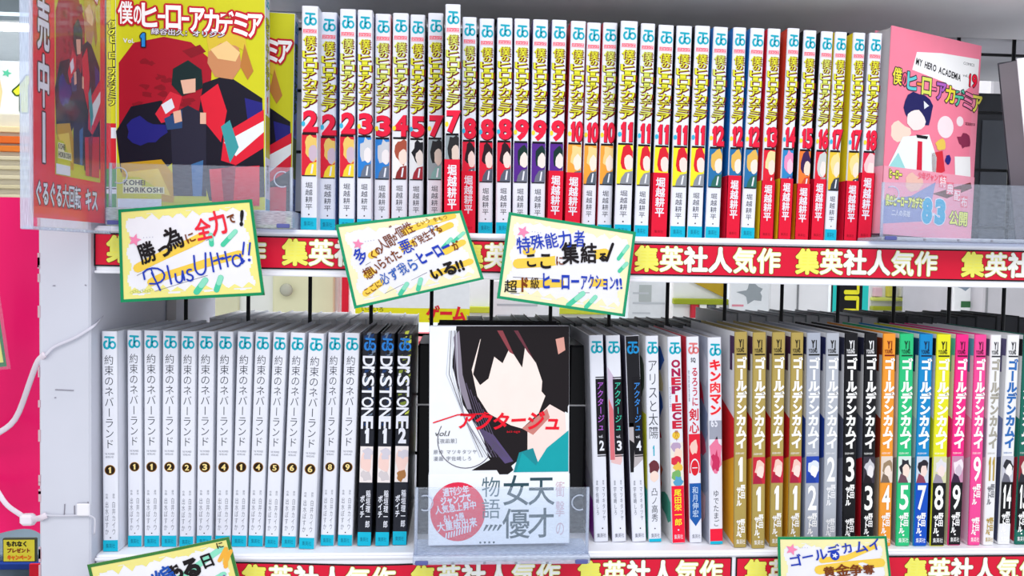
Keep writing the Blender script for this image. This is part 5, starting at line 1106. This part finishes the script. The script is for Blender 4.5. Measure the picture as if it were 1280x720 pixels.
# lower left
yl2 = 1.6; A = at(-60, 720, yl2); B = at(60, 700, yl2)
t = thing('drinks_shelf', 'rack of small bottles under a blue edge in the lower left corner', 'shelf', (A.x, yl2, FLOOR)); w = B.x - A.x; zs_ = at(20, 706, yl2).z - FLOOR
b = MB(); b.cbox(0, w, .02, .4, 0, zs_ + .02, M('#6A7A88', .6, 'painted'), .004); b.build('body', t)
b = MB(); b.cbox(0, w, -.005, .02, zs_ - .012, zs_ + .004, M('#1C3C90', .4, 'painted'), .002); b.build('shelf_edge', t)
b = MB(); b.cbox(at(39, 706, yl2).x - A.x, w, -.012, -.004, zs_ - .12, zs_ + .006, M('#E01830', .4, 'painted'), .002); b.build('red_side', t)
bt = MB(); bt.tube([(0, 0, 0), (0, 0, .03), (0, 0, .045), (0, 0, .055)], [.009, .009, .004, .004], M('#58A898', .3, 'plastic'), 10); bproto = None
for k in range(7):
    p = at(2 + k * 6, 716, yl2 - .02)
    if bproto is None: o = bt.build('bottle', None, True); bproto = o
    else: o = bproto.copy(); COL.objects.link(o)
    o.location = (p.x, yl2 - .016, zs_ + FLOOR - .085); tag(o, ('leftmost', 'second', 'third', 'fourth', 'fifth', 'sixth', 'seventh')[k] + ' from left of the small green bottles on the corner rack', 'bottle', 'green capped bottles in the lower left rack')
b = MB(); b.cbox(A.x, B.x, yl2 - .03, yl2 + .02, zs_ + FLOOR - .09, zs_ + FLOOR - .086, M('#C8D0D8', .5, 'painted'), .0005)
o = b.build('bottle_ledge'); o.parent = t; o.matrix_parent_inverse = Matrix.Translation((-A.x, -yl2, -FLOOR))
def ys(S):
    S.rect(.04, .96, .05, .95, M('#E8D840'), 1); S.htext('もれなく', .12, .66, .16, .24, INK, 3, .05); S.htext('プレゼント', .14, .40, .14, .2, M('#8A2418'), 3, .05); S.htext('キャンペーン', .15, .1, .12, .22, M('#F06820'), 3, .07)
poster('small yellow notice with dark writing, lower left corner', 3, 45, 673, 703, 1.5, '#404438', ys)
A = at(-80, 380, 2.6); B = at(60, 380, 2.6)
t = thing('shop_shelving', 'pale store shelves behind the magenta sheet', 'shelf', (A.x, 2.6, FLOOR)); w = B.x - A.x
b = MB(); b.cbox(0, w, .0, .4, 0, 1.15, M('#C4CCD2', .6, 'painted'), .004); b.build('body', t)
for k in range(9):
    b = MB(); b.cbox(.02, w - .02, -.03, 0, .1 + k * .11, .115 + k * .11, M(('#E8ECEE', '#60A8B0')[k % 2], .5, 'painted'), .002); b.build('shelf_edge', t)
